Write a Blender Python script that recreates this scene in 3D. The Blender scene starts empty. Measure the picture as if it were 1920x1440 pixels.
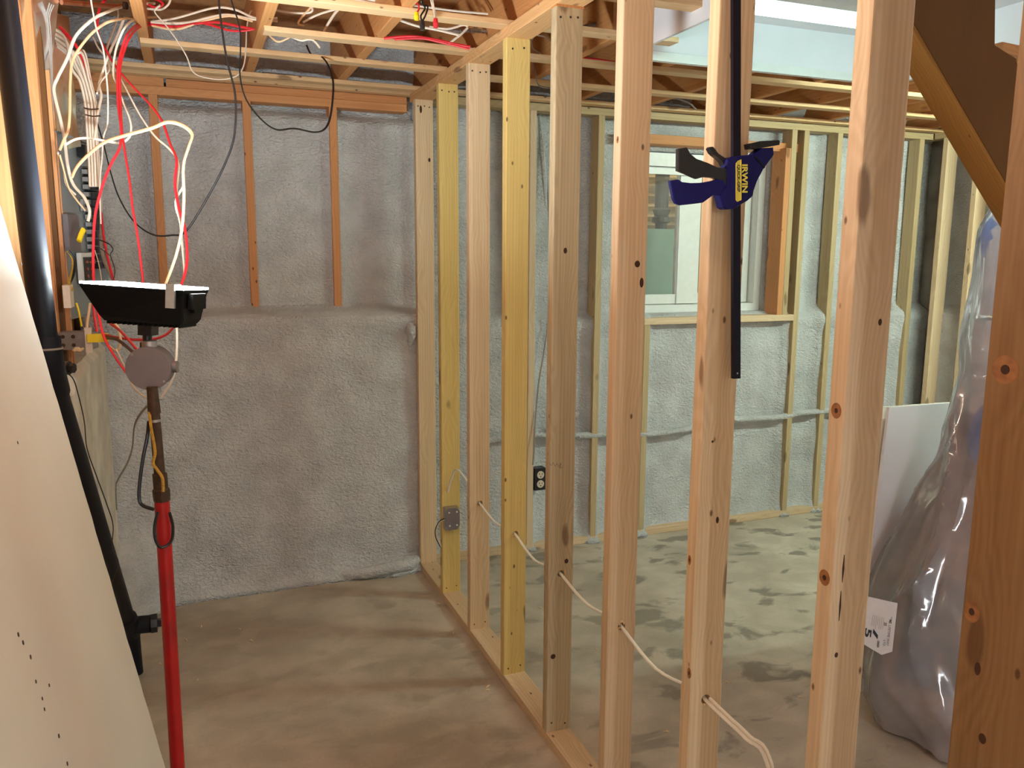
import bpy, bmesh, math, random
from mathutils import Vector, Matrix, noise
random.seed(7)
D = bpy.data
SC = bpy.context.scene
COL = SC.collection
PI = math.pi

# ------------------------------------------------------------------ camera
FPX = 1525.05
YAW, PITCH, ROLL = .3738, .1596, .0059
CAM = Vector((-1.0395, -3.9813, 1.6426))
Fw = Vector((math.sin(YAW)*math.cos(PITCH), math.cos(YAW)*math.cos(PITCH), -math.sin(PITCH)))
Rt = Vector((math.cos(YAW), -math.sin(YAW), 0)); Up = Rt.cross(Fw)
Rt, Up = Rt*math.cos(ROLL)+Up*math.sin(ROLL), Up*math.cos(ROLL)-Rt*math.sin(ROLL)
cd = D.cameras.new('camera'); cam = D.objects.new('camera', cd); COL.objects.link(cam)
m3 = Matrix((Rt, Up, -Fw)).transposed()
cam.matrix_world = Matrix.Translation(CAM) @ m3.to_4x4()
cd.sensor_fit = 'HORIZONTAL'; cd.sensor_width = 36; cd.lens = 36*FPX/1920; cd.clip_start = .02
SC.camera = cam
def ray(u, v): return Fw + Rt*((u-960)/FPX) - Up*((v-720)/FPX)
def at(u, v, t): return CAM + ray(u, v)*t                      # pixel and distance to a place in the room
def on(u, v, ax, val):
    d = ray(u, v); return CAM + d*((val-CAM[ax])/d[ax])          # pixel and a plane

# ------------------------------------------------------------------ world, exposure
w = D.worlds.new('world'); SC.world = w; w.use_nodes = True
w.node_tree.nodes['Background'].inputs[0].default_value = (1.0, .86, .62, 1)
w.node_tree.nodes['Background'].inputs[1].default_value = 1.5
vs = SC.view_settings
vs.view_transform = 'Standard'; vs.look = 'None'; vs.gamma = 1; vs.use_curve_mapping = False
vs.exposure = 0.32
WORK_W, TUBE_W, BULB_W, WELL_W = 300, 60, 55, 10
SC.cycles.max_bounces = 8; SC.cycles.diffuse_bounces = 5

# ------------------------------------------------------------------ materials
class NT:
    def __init__(s, name):
        s.m = D.materials.new(name); s.m.use_nodes = True; s.t = s.m.node_tree; s.n = s.t.nodes
        s.b = s.n['Principled BSDF']
    def new(s, ty, **k):
        x = s.n.new(ty)
        for a, v in k.items():
            if a.startswith('i_'):
                x.inputs[a[2:].replace('_', ' ')].default_value = v
            else: setattr(x, a, v)
        return x
    def l(s, a, b): s.t.links.new(a, b)
def c4(c): return (c[0], c[1], c[2], 1)
def srgb(r, g, b): return tuple(((x/255)/12.92 if x/255 <= .04045 else ((x/255+.055)/1.055)**2.4) for x in (r, g, b))
def plain(name, col, rough=.5, metal=0, var=.08, bump=0, scale=30, spec=.5):
    q = NT(name); tc = q.new('ShaderNodeTexCoord'); no = q.new('ShaderNodeTexNoise'); no.inputs['Scale'].default_value = scale; no.inputs['Detail'].default_value = 4
    q.l(tc.outputs['Object'], no.inputs['Vector'])
    rp = q.new('ShaderNodeValToRGB'); rp.color_ramp.elements[0].position = .3; rp.color_ramp.elements[1].position = .7
    rp.color_ramp.elements[0].color = c4([x*(1-var) for x in col]); rp.color_ramp.elements[1].color = c4([min(1, x*(1+var)) for x in col])
    q.l(no.outputs['Fac'], rp.inputs[0]); q.l(rp.outputs[0], q.b.inputs['Base Color'])
    q.b.inputs['Roughness'].default_value = rough; q.b.inputs['Metallic'].default_value = metal
    q.b.inputs['Specular IOR Level'].default_value = spec
    if bump:
        bp = q.new('ShaderNodeBump'); bp.inputs['Strength'].default_value = bump; bp.inputs['Distance'].default_value = .002
        q.l(no.outputs['Fac'], bp.inputs['Height']); q.l(bp.outputs[0], q.b.inputs['Normal'])
    return q.m
def wood(name, light, dark, knot=(.09, .035, .015), rough=.62, knots=True, contrast=1.0):
    """sawn lumber: grain runs along the board's own Z axis"""
    q = NT(name); tc = q.new('ShaderNodeTexCoord'); oi = q.new('ShaderNodeObjectInfo')
    mul = q.new('ShaderNodeVectorMath', operation='SCALE'); mul.inputs[0].default_value = (17.3, 9.1, 23.7); q.l(oi.outputs['Random'], mul.inputs['Scale'])
    add = q.new('ShaderNodeVectorMath', operation='ADD'); q.l(tc.outputs['Object'], add.inputs[0]); q.l(mul.outputs[0], add.inputs[1])
    # knots
    mk = q.new('ShaderNodeMapping'); mk.inputs['Scale'].default_value = (9, 9, 3.2); q.l(add.outputs[0], mk.inputs['Vector'])
    nd = q.new('ShaderNodeTexNoise'); nd.inputs['Scale'].default_value = 1.5; q.l(mk.outputs[0], nd.inputs['Vector'])
    ad2 = q.new('ShaderNodeVectorMath', operation='ADD'); sc = q.new('ShaderNodeVectorMath', operation='SCALE'); sc.inputs['Scale'].default_value = .35
    q.l(nd.outputs['Color'], sc.inputs[0]); q.l(mk.outputs[0], ad2.inputs[0]); q.l(sc.outputs[0], ad2.inputs[1])
    vo = q.new('ShaderNodeTexVoronoi'); vo.inputs['Scale'].default_value = 1; q.l(ad2.outputs[0], vo.inputs['Vector'])
    kr = q.new('ShaderNodeValToRGB'); e = kr.color_ramp.elements; e[0].position = .10; e[0].color = (1, 1, 1, 1); e[1].position = .155; e[1].color = (0, 0, 0, 1)
    q.l(vo.outputs['Distance'], kr.inputs[0])
    halo = q.new('ShaderNodeMapRange'); halo.inputs[1].default_value = .0; halo.inputs[2].default_value = .5; halo.inputs[3].default_value = 1; halo.inputs[4].default_value = 0
    q.l(vo.outputs['Distance'], halo.inputs[0])
    # grain: growth rings warped by knots
    mp = q.new('ShaderNodeMapping'); mp.inputs['Scale'].default_value = (1, 1, .045); q.l(add.outputs[0], mp.inputs['Vector'])
    wv = q.new('ShaderNodeTexWave', wave_type='RINGS', rings_direction='Z'); wv.inputs['Scale'].default_value = 30; wv.inputs['Distortion'].default_value = 5; wv.inputs['Detail'].default_value = 3; wv.inputs['Detail Scale'].default_value = 1.2
    off = q.new('ShaderNodeVectorMath', operation='SCALE'); off.inputs[0].default_value = (.03, .02, 0); q.l(halo.outputs[0], off.inputs['Scale'])
    ad3 = q.new('ShaderNodeVectorMath', operation='ADD'); q.l(mp.outputs[0], ad3.inputs[0]); q.l(off.outputs[0], ad3.inputs[1]); q.l(ad3.outputs[0], wv.inputs['Vector'])
    mf = q.new('ShaderNodeMapping'); mf.inputs['Scale'].default_value = (160, 160, 3); q.l(add.outputs[0], mf.inputs['Vector'])
    nf = q.new('ShaderNodeTexNoise'); nf.inputs['Scale'].default_value = 1; nf.inputs['Detail'].default_value = 5; q.l(mf.outputs[0], nf.inputs['Vector'])
    mb = q.new('ShaderNodeMapping'); mb.inputs['Scale'].default_value = (9, 9, .8); q.l(add.outputs[0], mb.inputs['Vector'])
    nb = q.new('ShaderNodeTexNoise'); nb.inputs['Scale'].default_value = 1; nb.inputs['Detail'].default_value = 3; q.l(mb.outputs[0], nb.inputs['Vector'])
    a1 = q.new('ShaderNodeMath', operation='MULTIPLY'); a1.inputs[1].default_value = .13*contrast; q.l(wv.outputs['Fac'], a1.inputs[0])
    a2 = q.new('ShaderNodeMath', operation='MULTIPLY_ADD'); a2.inputs[1].default_value = .42*contrast; q.l(nf.outputs['Fac'], a2.inputs[0]); q.l(a1.outputs[0], a2.inputs[2])
    a3 = q.new('ShaderNodeMath', operation='MULTIPLY_ADD'); a3.inputs[1].default_value = .55; q.l(nb.outputs['Fac'], a3.inputs[0]); q.l(a2.outputs[0], a3.inputs[2])
    rp = q.new('ShaderNodeValToRGB'); rp.color_ramp.elements[0].position = .32; rp.color_ramp.elements[1].position = .92
    rp.color_ramp.elements[0].color = c4(light); rp.color_ramp.elements[1].color = c4(dark); q.l(a3.outputs[0], rp.inputs[0])
    last = rp.outputs[0]
    if knots:
        sel = q.new('ShaderNodeMath', operation='GREATER_THAN'); sel.inputs[1].default_value = .30
        sx = q.new('ShaderNodeSeparateColor'); q.l(vo.outputs['Color'], sx.inputs[0]); q.l(sx.outputs[0], sel.inputs[0])
        km = q.new('ShaderNodeMath', operation='MULTIPLY'); q.l(kr.outputs[0], km.inputs[0]); q.l(sel.outputs[0], km.inputs[1])
        km2 = q.new('ShaderNodeMath', operation='MULTIPLY'); km2.inputs[1].default_value = .62; q.l(km.outputs[0], km2.inputs[0])
        mx = q.new('ShaderNodeMix', data_type='RGBA'); q.l(km2.outputs[0], mx.inputs['Factor']); q.l(last, mx.inputs['A']); mx.inputs['B'].default_value = c4(knot)
        last = mx.outputs['Result']
    # small pin knots and dark flecks
    mq = q.new('ShaderNodeMapping'); mq.inputs['Scale'].default_value = (26, 26, 13); q.l(add.outputs[0], mq.inputs['Vector'])
    v2 = q.new('ShaderNodeTexVoronoi'); v2.inputs['Scale'].default_value = 1; q.l(mq.outputs[0], v2.inputs['Vector'])
    k2 = q.new('ShaderNodeMapRange'); k2.inputs[1].default_value = .07; k2.inputs[2].default_value = .13; k2.inputs[3].default_value = .85; k2.inputs[4].default_value = 0; q.l(v2.outputs['Distance'], k2.inputs[0])
    s2 = q.new('ShaderNodeSeparateColor'); q.l(v2.outputs['Color'], s2.inputs[0]); g2 = q.new('ShaderNodeMath', operation='GREATER_THAN'); g2.inputs[1].default_value = .72 if knots else .97; q.l(s2.outputs[1], g2.inputs[0])
    m2 = q.new('ShaderNodeMath', operation='MULTIPLY'); q.l(k2.outputs[0], m2.inputs[0]); q.l(g2.outputs[0], m2.inputs[1])
    mx2 = q.new('ShaderNodeMix', data_type='RGBA'); q.l(m2.outputs[0], mx2.inputs['Factor']); q.l(last, mx2.inputs['A']); mx2.inputs['B'].default_value = c4(knot); last = mx2.outputs['Result']
    q.l(last, q.b.inputs['Base Color']); q.b.inputs['Roughness'].default_value = rough; q.b.inputs['Specular IOR Level'].default_value = .3
    bp = q.new('ShaderNodeBump'); bp.inputs['Strength'].default_value = .25; bp.inputs['Distance'].default_value = .001
    q.l(nf.outputs['Fac'], bp.inputs['Height']); q.l(bp.outputs[0], q.b.inputs['Normal'])
    return q.m
def foam_mat(name, col, rough=.42):
    q = NT(name); tc = q.new('ShaderNodeTexCoord')
    n1 = q.new('ShaderNodeTexNoise'); n1.inputs['Scale'].default_value = 72; n1.inputs['Detail'].default_value = 2.5; n1.inputs['Distortion'].default_value = .7
    n2 = q.new('ShaderNodeTexNoise'); n2.inputs['Scale'].default_value = 7; n2.inputs['Detail'].default_value = 2
    mp = q.new('ShaderNodeMapping'); mp.inputs['Scale'].default_value = (.8, 1, 1.25)
    q.l(tc.outputs['Object'], mp.inputs[0]); q.l(mp.outputs[0], n1.inputs[0]); q.l(tc.outputs['Object'], n2.inputs[0])
    rp = q.new('ShaderNodeValToRGB'); rp.color_ramp.elements[0].color = c4([x*.88 for x in col]); rp.color_ramp.elements[1].color = c4([min(1, x*1.08) for x in col])
    rp.color_ramp.elements[0].position = .35; rp.color_ramp.elements[1].position = .65
    q.l(n2.outputs['Fac'], rp.inputs[0]); q.l(rp.outputs[0], q.b.inputs['Base Color'])
    b1 = q.new('ShaderNodeBump'); b1.inputs['Strength'].default_value = .85; b1.inputs['Distance'].default_value = .018
    b2 = q.new('ShaderNodeBump'); b2.inputs['Strength'].default_value = .25; b2.inputs['Distance'].default_value = .01
    q.l(n2.outputs['Fac'], b2.inputs['Height']); q.l(n1.outputs['Fac'], b1.inputs['Height']); q.l(b2.outputs[0], b1.inputs['Normal']); q.l(b1.outputs[0], q.b.inputs['Normal'])
    q.b.inputs['Roughness'].default_value = rough
    return q.m
def floor_mat():
    q = NT('concrete_floor'); tc = q.new('ShaderNodeTexCoord')
    def nz(s, d, dist=0, sc=(1, 1, 1)):
        mp = q.new('ShaderNodeMapping'); mp.inputs['Scale'].default_value = sc; q.l(tc.outputs['Object'], mp.inputs[0])
        n = q.new('ShaderNodeTexNoise'); n.inputs['Scale'].default_value = s; n.inputs['Detail'].default_value = d; n.inputs['Distortion'].default_value = dist; q.l(mp.outputs[0], n.inputs[0]); return n
    big = nz(1.3, 6, .4); mid = nz(7, 12, .4, (.85, 1.15, 1)); fine = nz(90, 4); st = nz(5.2, 12, .5, (.8, 1.3, 1))
    r1 = q.new('ShaderNodeValToRGB'); r1.color_ramp.elements[0].position = .35; r1.color_ramp.elements[1].position = .68
    r1.color_ramp.elements[0].color = c4(srgb(172, 160, 144)); r1.color_ramp.elements[1].color = c4(srgb(212, 202, 186)); q.l(big.outputs['Fac'], r1.inputs[0])
    r2 = q.new('ShaderNodeValToRGB'); r2.color_ramp.elements[0].position = .40; r2.color_ramp.elements[1].position = .62
    r2.color_ramp.elements[0].color = (.50, .49, .45, 1); r2.color_ramp.elements[1].color = (1, 1, 1, 1); q.l(mid.outputs['Fac'], r2.inputs[0])
    m1 = q.new('ShaderNodeMix', data_type='RGBA', blend_type='MULTIPLY'); m1.inputs['Factor'].default_value = .38; q.l(r1.outputs[0], m1.inputs['A']); q.l(r2.outputs[0], m1.inputs['B'])
    # dark oily blotches, most of them in the right-hand room
    r3 = q.new('ShaderNodeValToRGB'); r3.color_ramp.elements[0].position = .56; r3.color_ramp.elements[1].position = .625; q.l(st.outputs['Fac'], r3.inputs[0])
    sp = q.new('ShaderNodeSeparateXYZ'); q.l(tc.outputs['Object'], sp.inputs[0])
    mr = q.new('ShaderNodeMapRange'); mr.inputs[1].default_value = -.6; mr.inputs[2].default_value = .9; mr.inputs[3].default_value = .12; mr.inputs[4].default_value = .75; q.l(sp.outputs[0], mr.inputs[0])
    mm = q.new('ShaderNodeMath', operation='MULTIPLY'); q.l(r3.outputs[0], mm.inputs[0]); q.l(mr.outputs[0], mm.inputs[1])
    m2 = q.new('ShaderNodeMix', data_type='RGBA'); q.l(mm.outputs[0], m2.inputs['Factor']); q.l(m1.outputs['Result'], m2.inputs['A']); m2.inputs['B'].default_value = c4(srgb(112, 106, 94))
    sc = q.new('ShaderNodeValToRGB'); sc.color_ramp.elements[0].color = (.86, .86, .86, 1); sc.color_ramp.elements[0].position = .3; sc.color_ramp.elements[1].position = .7; q.l(fine.outputs['Fac'], sc.inputs[0])
    m3_ = q.new('ShaderNodeMix', data_type='RGBA', blend_type='MULTIPLY'); m3_.inputs['Factor'].default_value = .6; q.l(m2.outputs['Result'], m3_.inputs['A']); q.l(sc.outputs[0], m3_.inputs['B'])
    q.l(m3_.outputs['Result'], q.b.inputs['Base Color'])
    rr = q.new('ShaderNodeMapRange'); rr.inputs[3].default_value = .38; rr.inputs[4].default_value = .7; q.l(mid.outputs['Fac'], rr.inputs[0]); q.l(rr.outputs[0], q.b.inputs['Roughness'])
    bp = q.new('ShaderNodeBump'); bp.inputs['Strength'].default_value = .25; bp.inputs['Distance'].default_value = .003; q.l(fine.outputs['Fac'], bp.inputs['Height']); q.l(bp.outputs[0], q.b.inputs['Normal'])
    return q.m
def emit(name, col, strength):
    q = NT(name); q.b.inputs['Base Color'].default_value = c4(col); q.b.inputs['Emission Color'].default_value = c4(col); q.b.inputs['Emission Strength'].default_value = strength
    no = q.new('ShaderNodeTexNoise'); no.inputs['Scale'].default_value = 2   # faint unevenness of the diffuser
    mr = q.new('ShaderNodeMapRange'); mr.inputs[3].default_value = strength*.97; mr.inputs[4].default_value = strength*1.03
    q.l(no.outputs['Fac'], mr.inputs[0]); q.l(mr.outputs[0], q.b.inputs['Emission Strength'])
    return q.m
def glassy(name, tint=(1, 1, 1), rough=.03, clear=.85, film=(.8, .82, .85)):
    """thin sheet: mostly clear, a little milky, glossy reflections"""
    q = NT(name); n = q.n; out = n['Material Output']; n.remove(q.b)
    tr = q.new('ShaderNodeBsdfTransparent'); tr.inputs[0].default_value = c4(tint)
    gl = q.new('ShaderNodeBsdfGlossy'); gl.inputs['Roughness'].default_value = rough; gl.inputs[0].default_value = (1, 1, 1, 1)
    df = q.new('ShaderNodeBsdfDiffuse'); df.inputs[0].default_value = c4(film)
    tl = q.new('ShaderNodeBsdfTranslucent'); tl.inputs[0].default_value = c4(film)
    fr = q.new('ShaderNodeFresnel'); fr.inputs[0].default_value = 1.5
    mxd = q.new('ShaderNodeMixShader'); mxd.inputs[0].default_value = .5; q.l(df.outputs[0], mxd.inputs[1]); q.l(tl.outputs[0], mxd.inputs[2])
    m1 = q.new('ShaderNodeMixShader')
    no = q.new('ShaderNodeTexNoise'); no.inputs['Scale'].default_value = 6; no.inputs['Detail'].default_value = 4
    mr = q.new('ShaderNodeMapRange'); mr.inputs[1].default_value = .3; mr.inputs[2].default_value = .7; mr.inputs[3].default_value = max(0, 1-clear-.1); mr.inputs[4].default_value = min(1, 1-clear+.1)
    tc = q.new('ShaderNodeTexCoord'); q.l(tc.outputs['Object'], no.inputs[0]); q.l(no.outputs['Fac'], mr.inputs[0]); q.l(mr.outputs[0], m1.inputs[0])
    q.l(tr.outputs[0], m1.inputs[1]); q.l(mxd.outputs[0], m1.inputs[2])
    m2 = q.new('ShaderNodeMixShader'); q.l(fr.outputs[0], m2.inputs[0]); q.l(m1.outputs[0], m2.inputs[1]); q.l(gl.outputs[0], m2.inputs[2])
    q.l(m2.outputs[0], out.inputs[0])
    return q.m

M = {}
M['pine'] = wood('pale_pine', srgb(222, 200, 168), srgb(184, 150, 112))
M['pine_white'] = wood('whitish_spruce', srgb(228, 206, 172), srgb(186, 152, 112))
M['pine_yellow'] = wood('yellow_treated_spruce', srgb(222, 198, 128), srgb(188, 156, 86))
M['pine_grey'] = wood('weathered_spruce', srgb(200, 184, 152), srgb(150, 130, 98))
M['pine_side'] = wood('warm_fir', srgb(222, 178, 126), srgb(184, 128, 78), knots=True)
M['joist'] = wood('old_fir_joist', srgb(206, 148, 92), srgb(160, 98, 52), contrast=.8)
M['strap'] = wood('strapping_spruce', srgb(226, 192, 148), srgb(190, 148, 100), contrast=.8)
M['old'] = wood('aged_orange_fir', srgb(212, 154, 104), srgb(178, 116, 70))
M['oldR'] = wood('dull_spruce', srgb(196, 176, 138), srgb(156, 130, 92))
M['brown_stud'] = wood('brown_stud_fir', srgb(152, 118, 80), srgb(118, 84, 50))
M['rail'] = wood('stair_rail_fir', srgb(158, 110, 50), srgb(122, 78, 30), knots=False)
M['stringer'] = wood('brown_plywood', srgb(104, 66, 28), srgb(82, 50, 18), knots=False, contrast=.5)
M['foam'] = foam_mat('sprayed_foam', srgb(196, 198, 200))
M['floor'] = floor_mat()
M['concrete'] = plain('old_concrete', srgb(212, 204, 190), .85, var=.18, bump=.6, scale=9)
M['drywall'] = plain('drywall_paper', srgb(206, 200, 188), .8, var=.03, scale=5)
M['drywall_back'] = plain('drywall_white', srgb(228, 228, 234), .75, var=.03, scale=5)
M['gypsum'] = plain('gypsum_core', srgb(232, 226, 214), .9, var=.05, bump=.5, scale=60)
M['osb'] = plain('subfloor_sheathing', srgb(176, 124, 76), .8, var=.25, bump=.2, scale=26)
M['black'] = plain('black_plastic', (.012, .012, .014), .38, var=.1)
M['abs'] = plain('black_abs', (.006, .007, .012), .5, var=.1, spec=.25)
M['black_metal'] = plain('black_painted_metal', (.004, .004, .004), .6, var=.1, spec=.15)
M['lampglass'] = emit('led_diffuser', (.62, .95, 1.0), 1)
M['zinc'] = plain('galvanized_metal', srgb(170, 168, 166), .42, .85, var=.12, scale=40)
M['boxgrey'] = plain('cast_grey_metal', srgb(128, 120, 124), .5, .35, var=.05)
M['dark_pipe'] = plain('dark_pipe', srgb(58, 52, 44), .5, var=.2)
M['iron'] = plain('rusty_iron', srgb(72, 52, 38), .6, .4, var=.3, bump=.4, scale=60)
M['redpaint'] = plain('chipped_red_paint', srgb(168, 18, 20), .38, var=.25, bump=.2, scale=9)
M['panel'] = plain('panel_grey', srgb(138, 146, 150), .55, .2, var=.06, scale=4)
M['white'] = plain('white_pvc', srgb(222, 226, 224), .4, var=.03)
M['cream'] = plain('cream_jacket', srgb(216, 202, 184), .45, var=.05)
M['jacket'] = plain('white_jacket', srgb(236, 232, 222), .42, var=.04)
M['tan'] = plain('tan_jacket', srgb(222, 184, 140), .45, var=.05)
M['red'] = plain('red_jacket', srgb(206, 36, 48), .42, var=.06)
M['yellow'] = plain('yellow_plastic', srgb(232, 200, 24), .4, var=.05)
M['rope'] = plain('yellow_rope', srgb(170, 132, 44), .8, var=.3, scale=200)
M['greywire'] = plain('grey_jacket', srgb(150, 140, 132), .5, var=.05)
M['copper'] = plain('copper_pipe', srgb(196, 128, 96), .3, .9, var=.1)
M['film'] = glassy('poly_film', rough=.25, clear=.38, film=srgb(170, 158, 146))
M['bag'] = glassy('clear_bag', tint=(.97, .97, 1), rough=.10, clear=.60, film=srgb(238, 240, 246))
M['glass'] = glassy('window_glass', rough=.01, clear=.98)
M['blue_clamp'] = plain('dark_blue_resin', srgb(16, 14, 92), .45, var=.05, spec=.25)
M['bar'] = plain('blued_steel_bar', (.012, .010, .022), .35, .6, var=.1)
M['yellow_ink'] = plain('yellow_print', srgb(246, 238, 104), .5, var=.02)
M['ink'] = plain('black_print', (.02, .02, .03), .6, var=.02)
M['paper'] = plain('paper', srgb(214, 210, 214), .7, var=.03, scale=8)
M['blue'] = plain('bright_blue', srgb(30, 110, 220), .5, var=.1)
M['brown'] = plain('brown_fabric', srgb(164, 136, 132), .8, var=.25, scale=5)
M['slate'] = plain('slate_fabric', srgb(96, 102, 122), .8, var=.2, scale=5)
M['green_board'] = plain('grey_green_board', srgb(132, 160, 142), .5, var=.05, scale=3)
M['tin'] = plain('corrugated_tin', srgb(196, 180, 138), .45, .3, var=.15, scale=12)
M['shaving'] = plain('wood_shaving', srgb(226, 200, 156), .8, var=.1)
M['hole'] = plain('bored_hole', srgb(70, 42, 24), .9, var=.2)

# ------------------------------------------------------------------ mesh helpers
class MB:
    def __init__(s): s.bm = bmesh.new()
    def poly(s, pts):
        return s.bm.faces.new([s.bm.verts.new(p) for p in pts])
    def box(s, a, b, mat=None):
        x0, y0, z0 = a; x1, y1, z1 = b
        v = [s.bm.verts.new(p) for p in ((x0,y0,z0),(x1,y0,z0),(x1,y1,z0),(x0,y1,z0),(x0,y0,z1),(x1,y0,z1),(x1,y1,z1),(x0,y1,z1))]
        if mat is not None:
            for q in v: q.co = mat @ q.co
        for f in ((0,3,2,1),(4,5,6,7),(0,1,5,4),(1,2,6,5),(2,3,7,6),(3,0,4,7)): s.bm.faces.new([v[i] for i in f])
        return s
    def loft(s, rings, cap=True, closed=True):
        R = [[s.bm.verts.new(p) for p in r] for r in rings]; n = len(R[0])
        for a, b in zip(R[:-1], R[1:]):
            for i in range(n if closed else n-1):
                j = (i+1) % n; s.bm.faces.new((a[i], a[j], b[j], b[i]))
        if cap:
            s.bm.faces.new(R[0][::-1]); s.bm.faces.new(R[-1])
        return s
    def tube(s, pts, r, n=8, cap=True, flat=1.0):
        pts = [Vector(p) for p in pts]; rings = []; up = None
        for i, p in enumerate(pts):
            d = (pts[min(i+1, len(pts)-1)] - pts[max(i-1, 0)]).normalized()
            if up is None:
                up = Vector((0, 0, 1)) if abs(d.z) < .9 else Vector((1, 0, 0))
            a = (up - d*up.dot(d)).normalized(); b = d.cross(a); up = a
            rr = r[i] if isinstance(r, (list, tuple)) else r
            rings.append([p + a*(rr*math.cos(2*PI*k/n)) + b*(rr*flat*math.sin(2*PI*k/n)) for k in range(n)])
        return s.loft(rings, cap)
    def cyl(s, a, b, r, n=20): return s.tube([a, b], r, n)
    def prism(s, outline, a, b, mat=None):
        """outline (x,y) pairs extruded along z from a to b"""
        f = (lambda p: mat @ Vector(p)) if mat else Vector
        return s.loft([[f((x, y, z)) for x, y in outline] for z in (a, b)])
    def slab(s, outline3, off):
        o = Vector(off); return s.loft([[Vector(p) for p in outline3], [Vector(p)+o for p in outline3]])
    def build(s, name, mat, parent=None, smooth=False, loc=None):
        bmesh.ops.recalc_face_normals(s.bm, faces=s.bm.faces)
        me = D.meshes.new(name); s.bm.to_mesh(me); s.bm.free()
        if smooth:
            for p in me.polygons: p.use_smooth = True
            try: me.set_sharp_from_angle(angle=math.radians(42))
            except Exception: pass
        me.materials.append(mat if not isinstance(mat, str) else M[mat])
        o = D.objects.new(name, me); COL.objects.link(o)
        if parent: o.parent = parent
        if loc is not None: o.location = loc
        return o
def tag(o, label=None, cat=None, group=None, kind=None):
    if label: o['label'] = label
    if cat: o['category'] = cat
    if group: o['group'] = group
    if kind: o['kind'] = kind
    return o
def struct(o, label=None): o['kind'] = 'structure'; 
def empty(name, loc, rz=0):
    o = D.objects.new(name, None); COL.objects.link(o); o.location = loc; o.rotation_euler = (0, 0, rz); o.empty_display_size = .05; return o
def rrect(w_, d_, r=.003, n=2):
    out = []
    for cx, cy, a0 in ((w_/2-r, d_/2-r, 0), (-w_/2+r, d_/2-r, 90), (-w_/2+r, -d_/2+r, 180), (w_/2-r, -d_/2+r, 270)):
        for k in range(n+1):
            a = math.radians(a0+90*k/n); out.append((cx+r*math.cos(a), cy+r*math.sin(a)))
    return out
def board(name, a, b, w_, d_, xdir, mat, r=.003, parent=None, holes=()):
    """board whose centre line runs a->b; w_ across xdir, d_ across the other way; own Z along its length"""
    a, b = Vector(a), Vector(b); L = (b-a).length; z = (b-a).normalized(); x = Vector(xdir); x = (x-z*x.dot(z)).normalized(); y = z.cross(x)
    mb = MB(); segs = [0.0]
    for hz, hx, hr in sorted(holes): segs += [hz-.03, hz+.03]
    segs.append(L); o = rrect(w_, d_, r)
    for i in range(0, len(segs), 2):
        mb.loft([[Vector((px, py, zz)) for px, py in o] for zz in (segs[i], segs[i+1])])
    for hz, hx, hr in holes:      # block with a bored hole through it (along local y)
        N = 16; rings = []
        for k in range(N):
            an = 2*PI*(k+.5)/N; c, s_ = math.cos(an), math.sin(an); m = max(abs(c)/(w_/2), abs(s_)/.03)
            # square point measured from the hole centre towards the block edge
            tx = ((w_/2-hx) if c > 0 else (w_/2+hx))/max(abs(c), 1e-6); tz = .03/max(abs(s_), 1e-6); t = min(tx, tz)
            rings.append(((hx+c*t, hz+s_*t), (hx+c*hr, hz+s_*hr)))
        vs_ = [[mb.bm.verts.new((p[0], yy, p[1])) for p in col] for yy in (-d_/2, d_/2) for col in ([q[0] for q in rings], [q[1] for q in rings])]
        for k in range(N):
            j = (k+1) % N
            mb.bm.faces.new((vs_[0][k], vs_[0][j], vs_[1][j], vs_[1][k])); mb.bm.faces.new((vs_[2][j], vs_[2][k], vs_[3][k], vs_[3][j]))
            mb.bm.faces.new((vs_[1][k], vs_[1][j], vs_[3][j], vs_[3][k])); mb.bm.faces.new((vs_[0][j], vs_[0][k], vs_[2][k], vs_[2][j]))
        for sx in (-1, 1):      # corner fill of the block sides
            pass
    ob = mb.build(name, mat, parent)
    ob.matrix_world = Matrix.Translation(a) @ Matrix((x, y, z)).transposed().to_4x4()
    return ob
def smooth_path(pts, k=6):
    """Catmull-Rom through the given points"""
    P = [Vector(p) for p in pts]; out = []
    for i in range(len(P)-1):
        p0, p1, p2, p3 = P[max(i-1, 0)], P[i], P[i+1], P[min(i+2, len(P)-1)]
        for j in range(k):
            t = j/k; out.append(.5*((2*p1)+(p2-p0)*t+(2*p0-5*p1+4*p2-p3)*t*t+(3*p1-p0-3*p2+p3)*t**3))
    out.append(P[-1]); return out
def cable(pts, r, mat, label, name='electrical_cable', cat='cable', group=None, k=6, parent=None, flat=.62):
    o = MB().tube(smooth_path(pts, k), r, 8, flat=flat).build(name, mat, parent, smooth=True)
    if not parent: tag(o, label, cat, group)
    return o
def wire(uvs, t0, t1, r, mat, label, **kw):
    """cable hung through the air at distances t0..t1 from the doorway"""
    n = len(uvs)-1
    pts = [at(q[0], q[1], q[2] if len(q) > 2 else t0+(t1-t0)*i/n) for i, q in enumerate(uvs)]
    return cable(pts, r, mat, label, **kw)
def fbm(x, y, s=1.0): return noise.noise(Vector((x*s, y*s, 3.7)))

# ------------------------------------------------------------------ the room
ZT = 2.3655; ZP = ZT+.038; ZS = ZP+.019; ZJ = ZS+.235; YB = .017
fl = MB().box((-1.62, -6.6, -.1), (3.75, 1.5, 0)).build('floor', 'floor'); struct(fl)
ce = MB().box((-1.62, -6.6, ZJ), (3.75, .4, ZJ+.03)).build('ceiling', 'osb'); struct(ce)
wb = MB().box((-1.62, -6.75, 0), (3.75, -6.6, 2.7)).build('wall_behind', 'drywall_back'); struct(wb)
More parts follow.
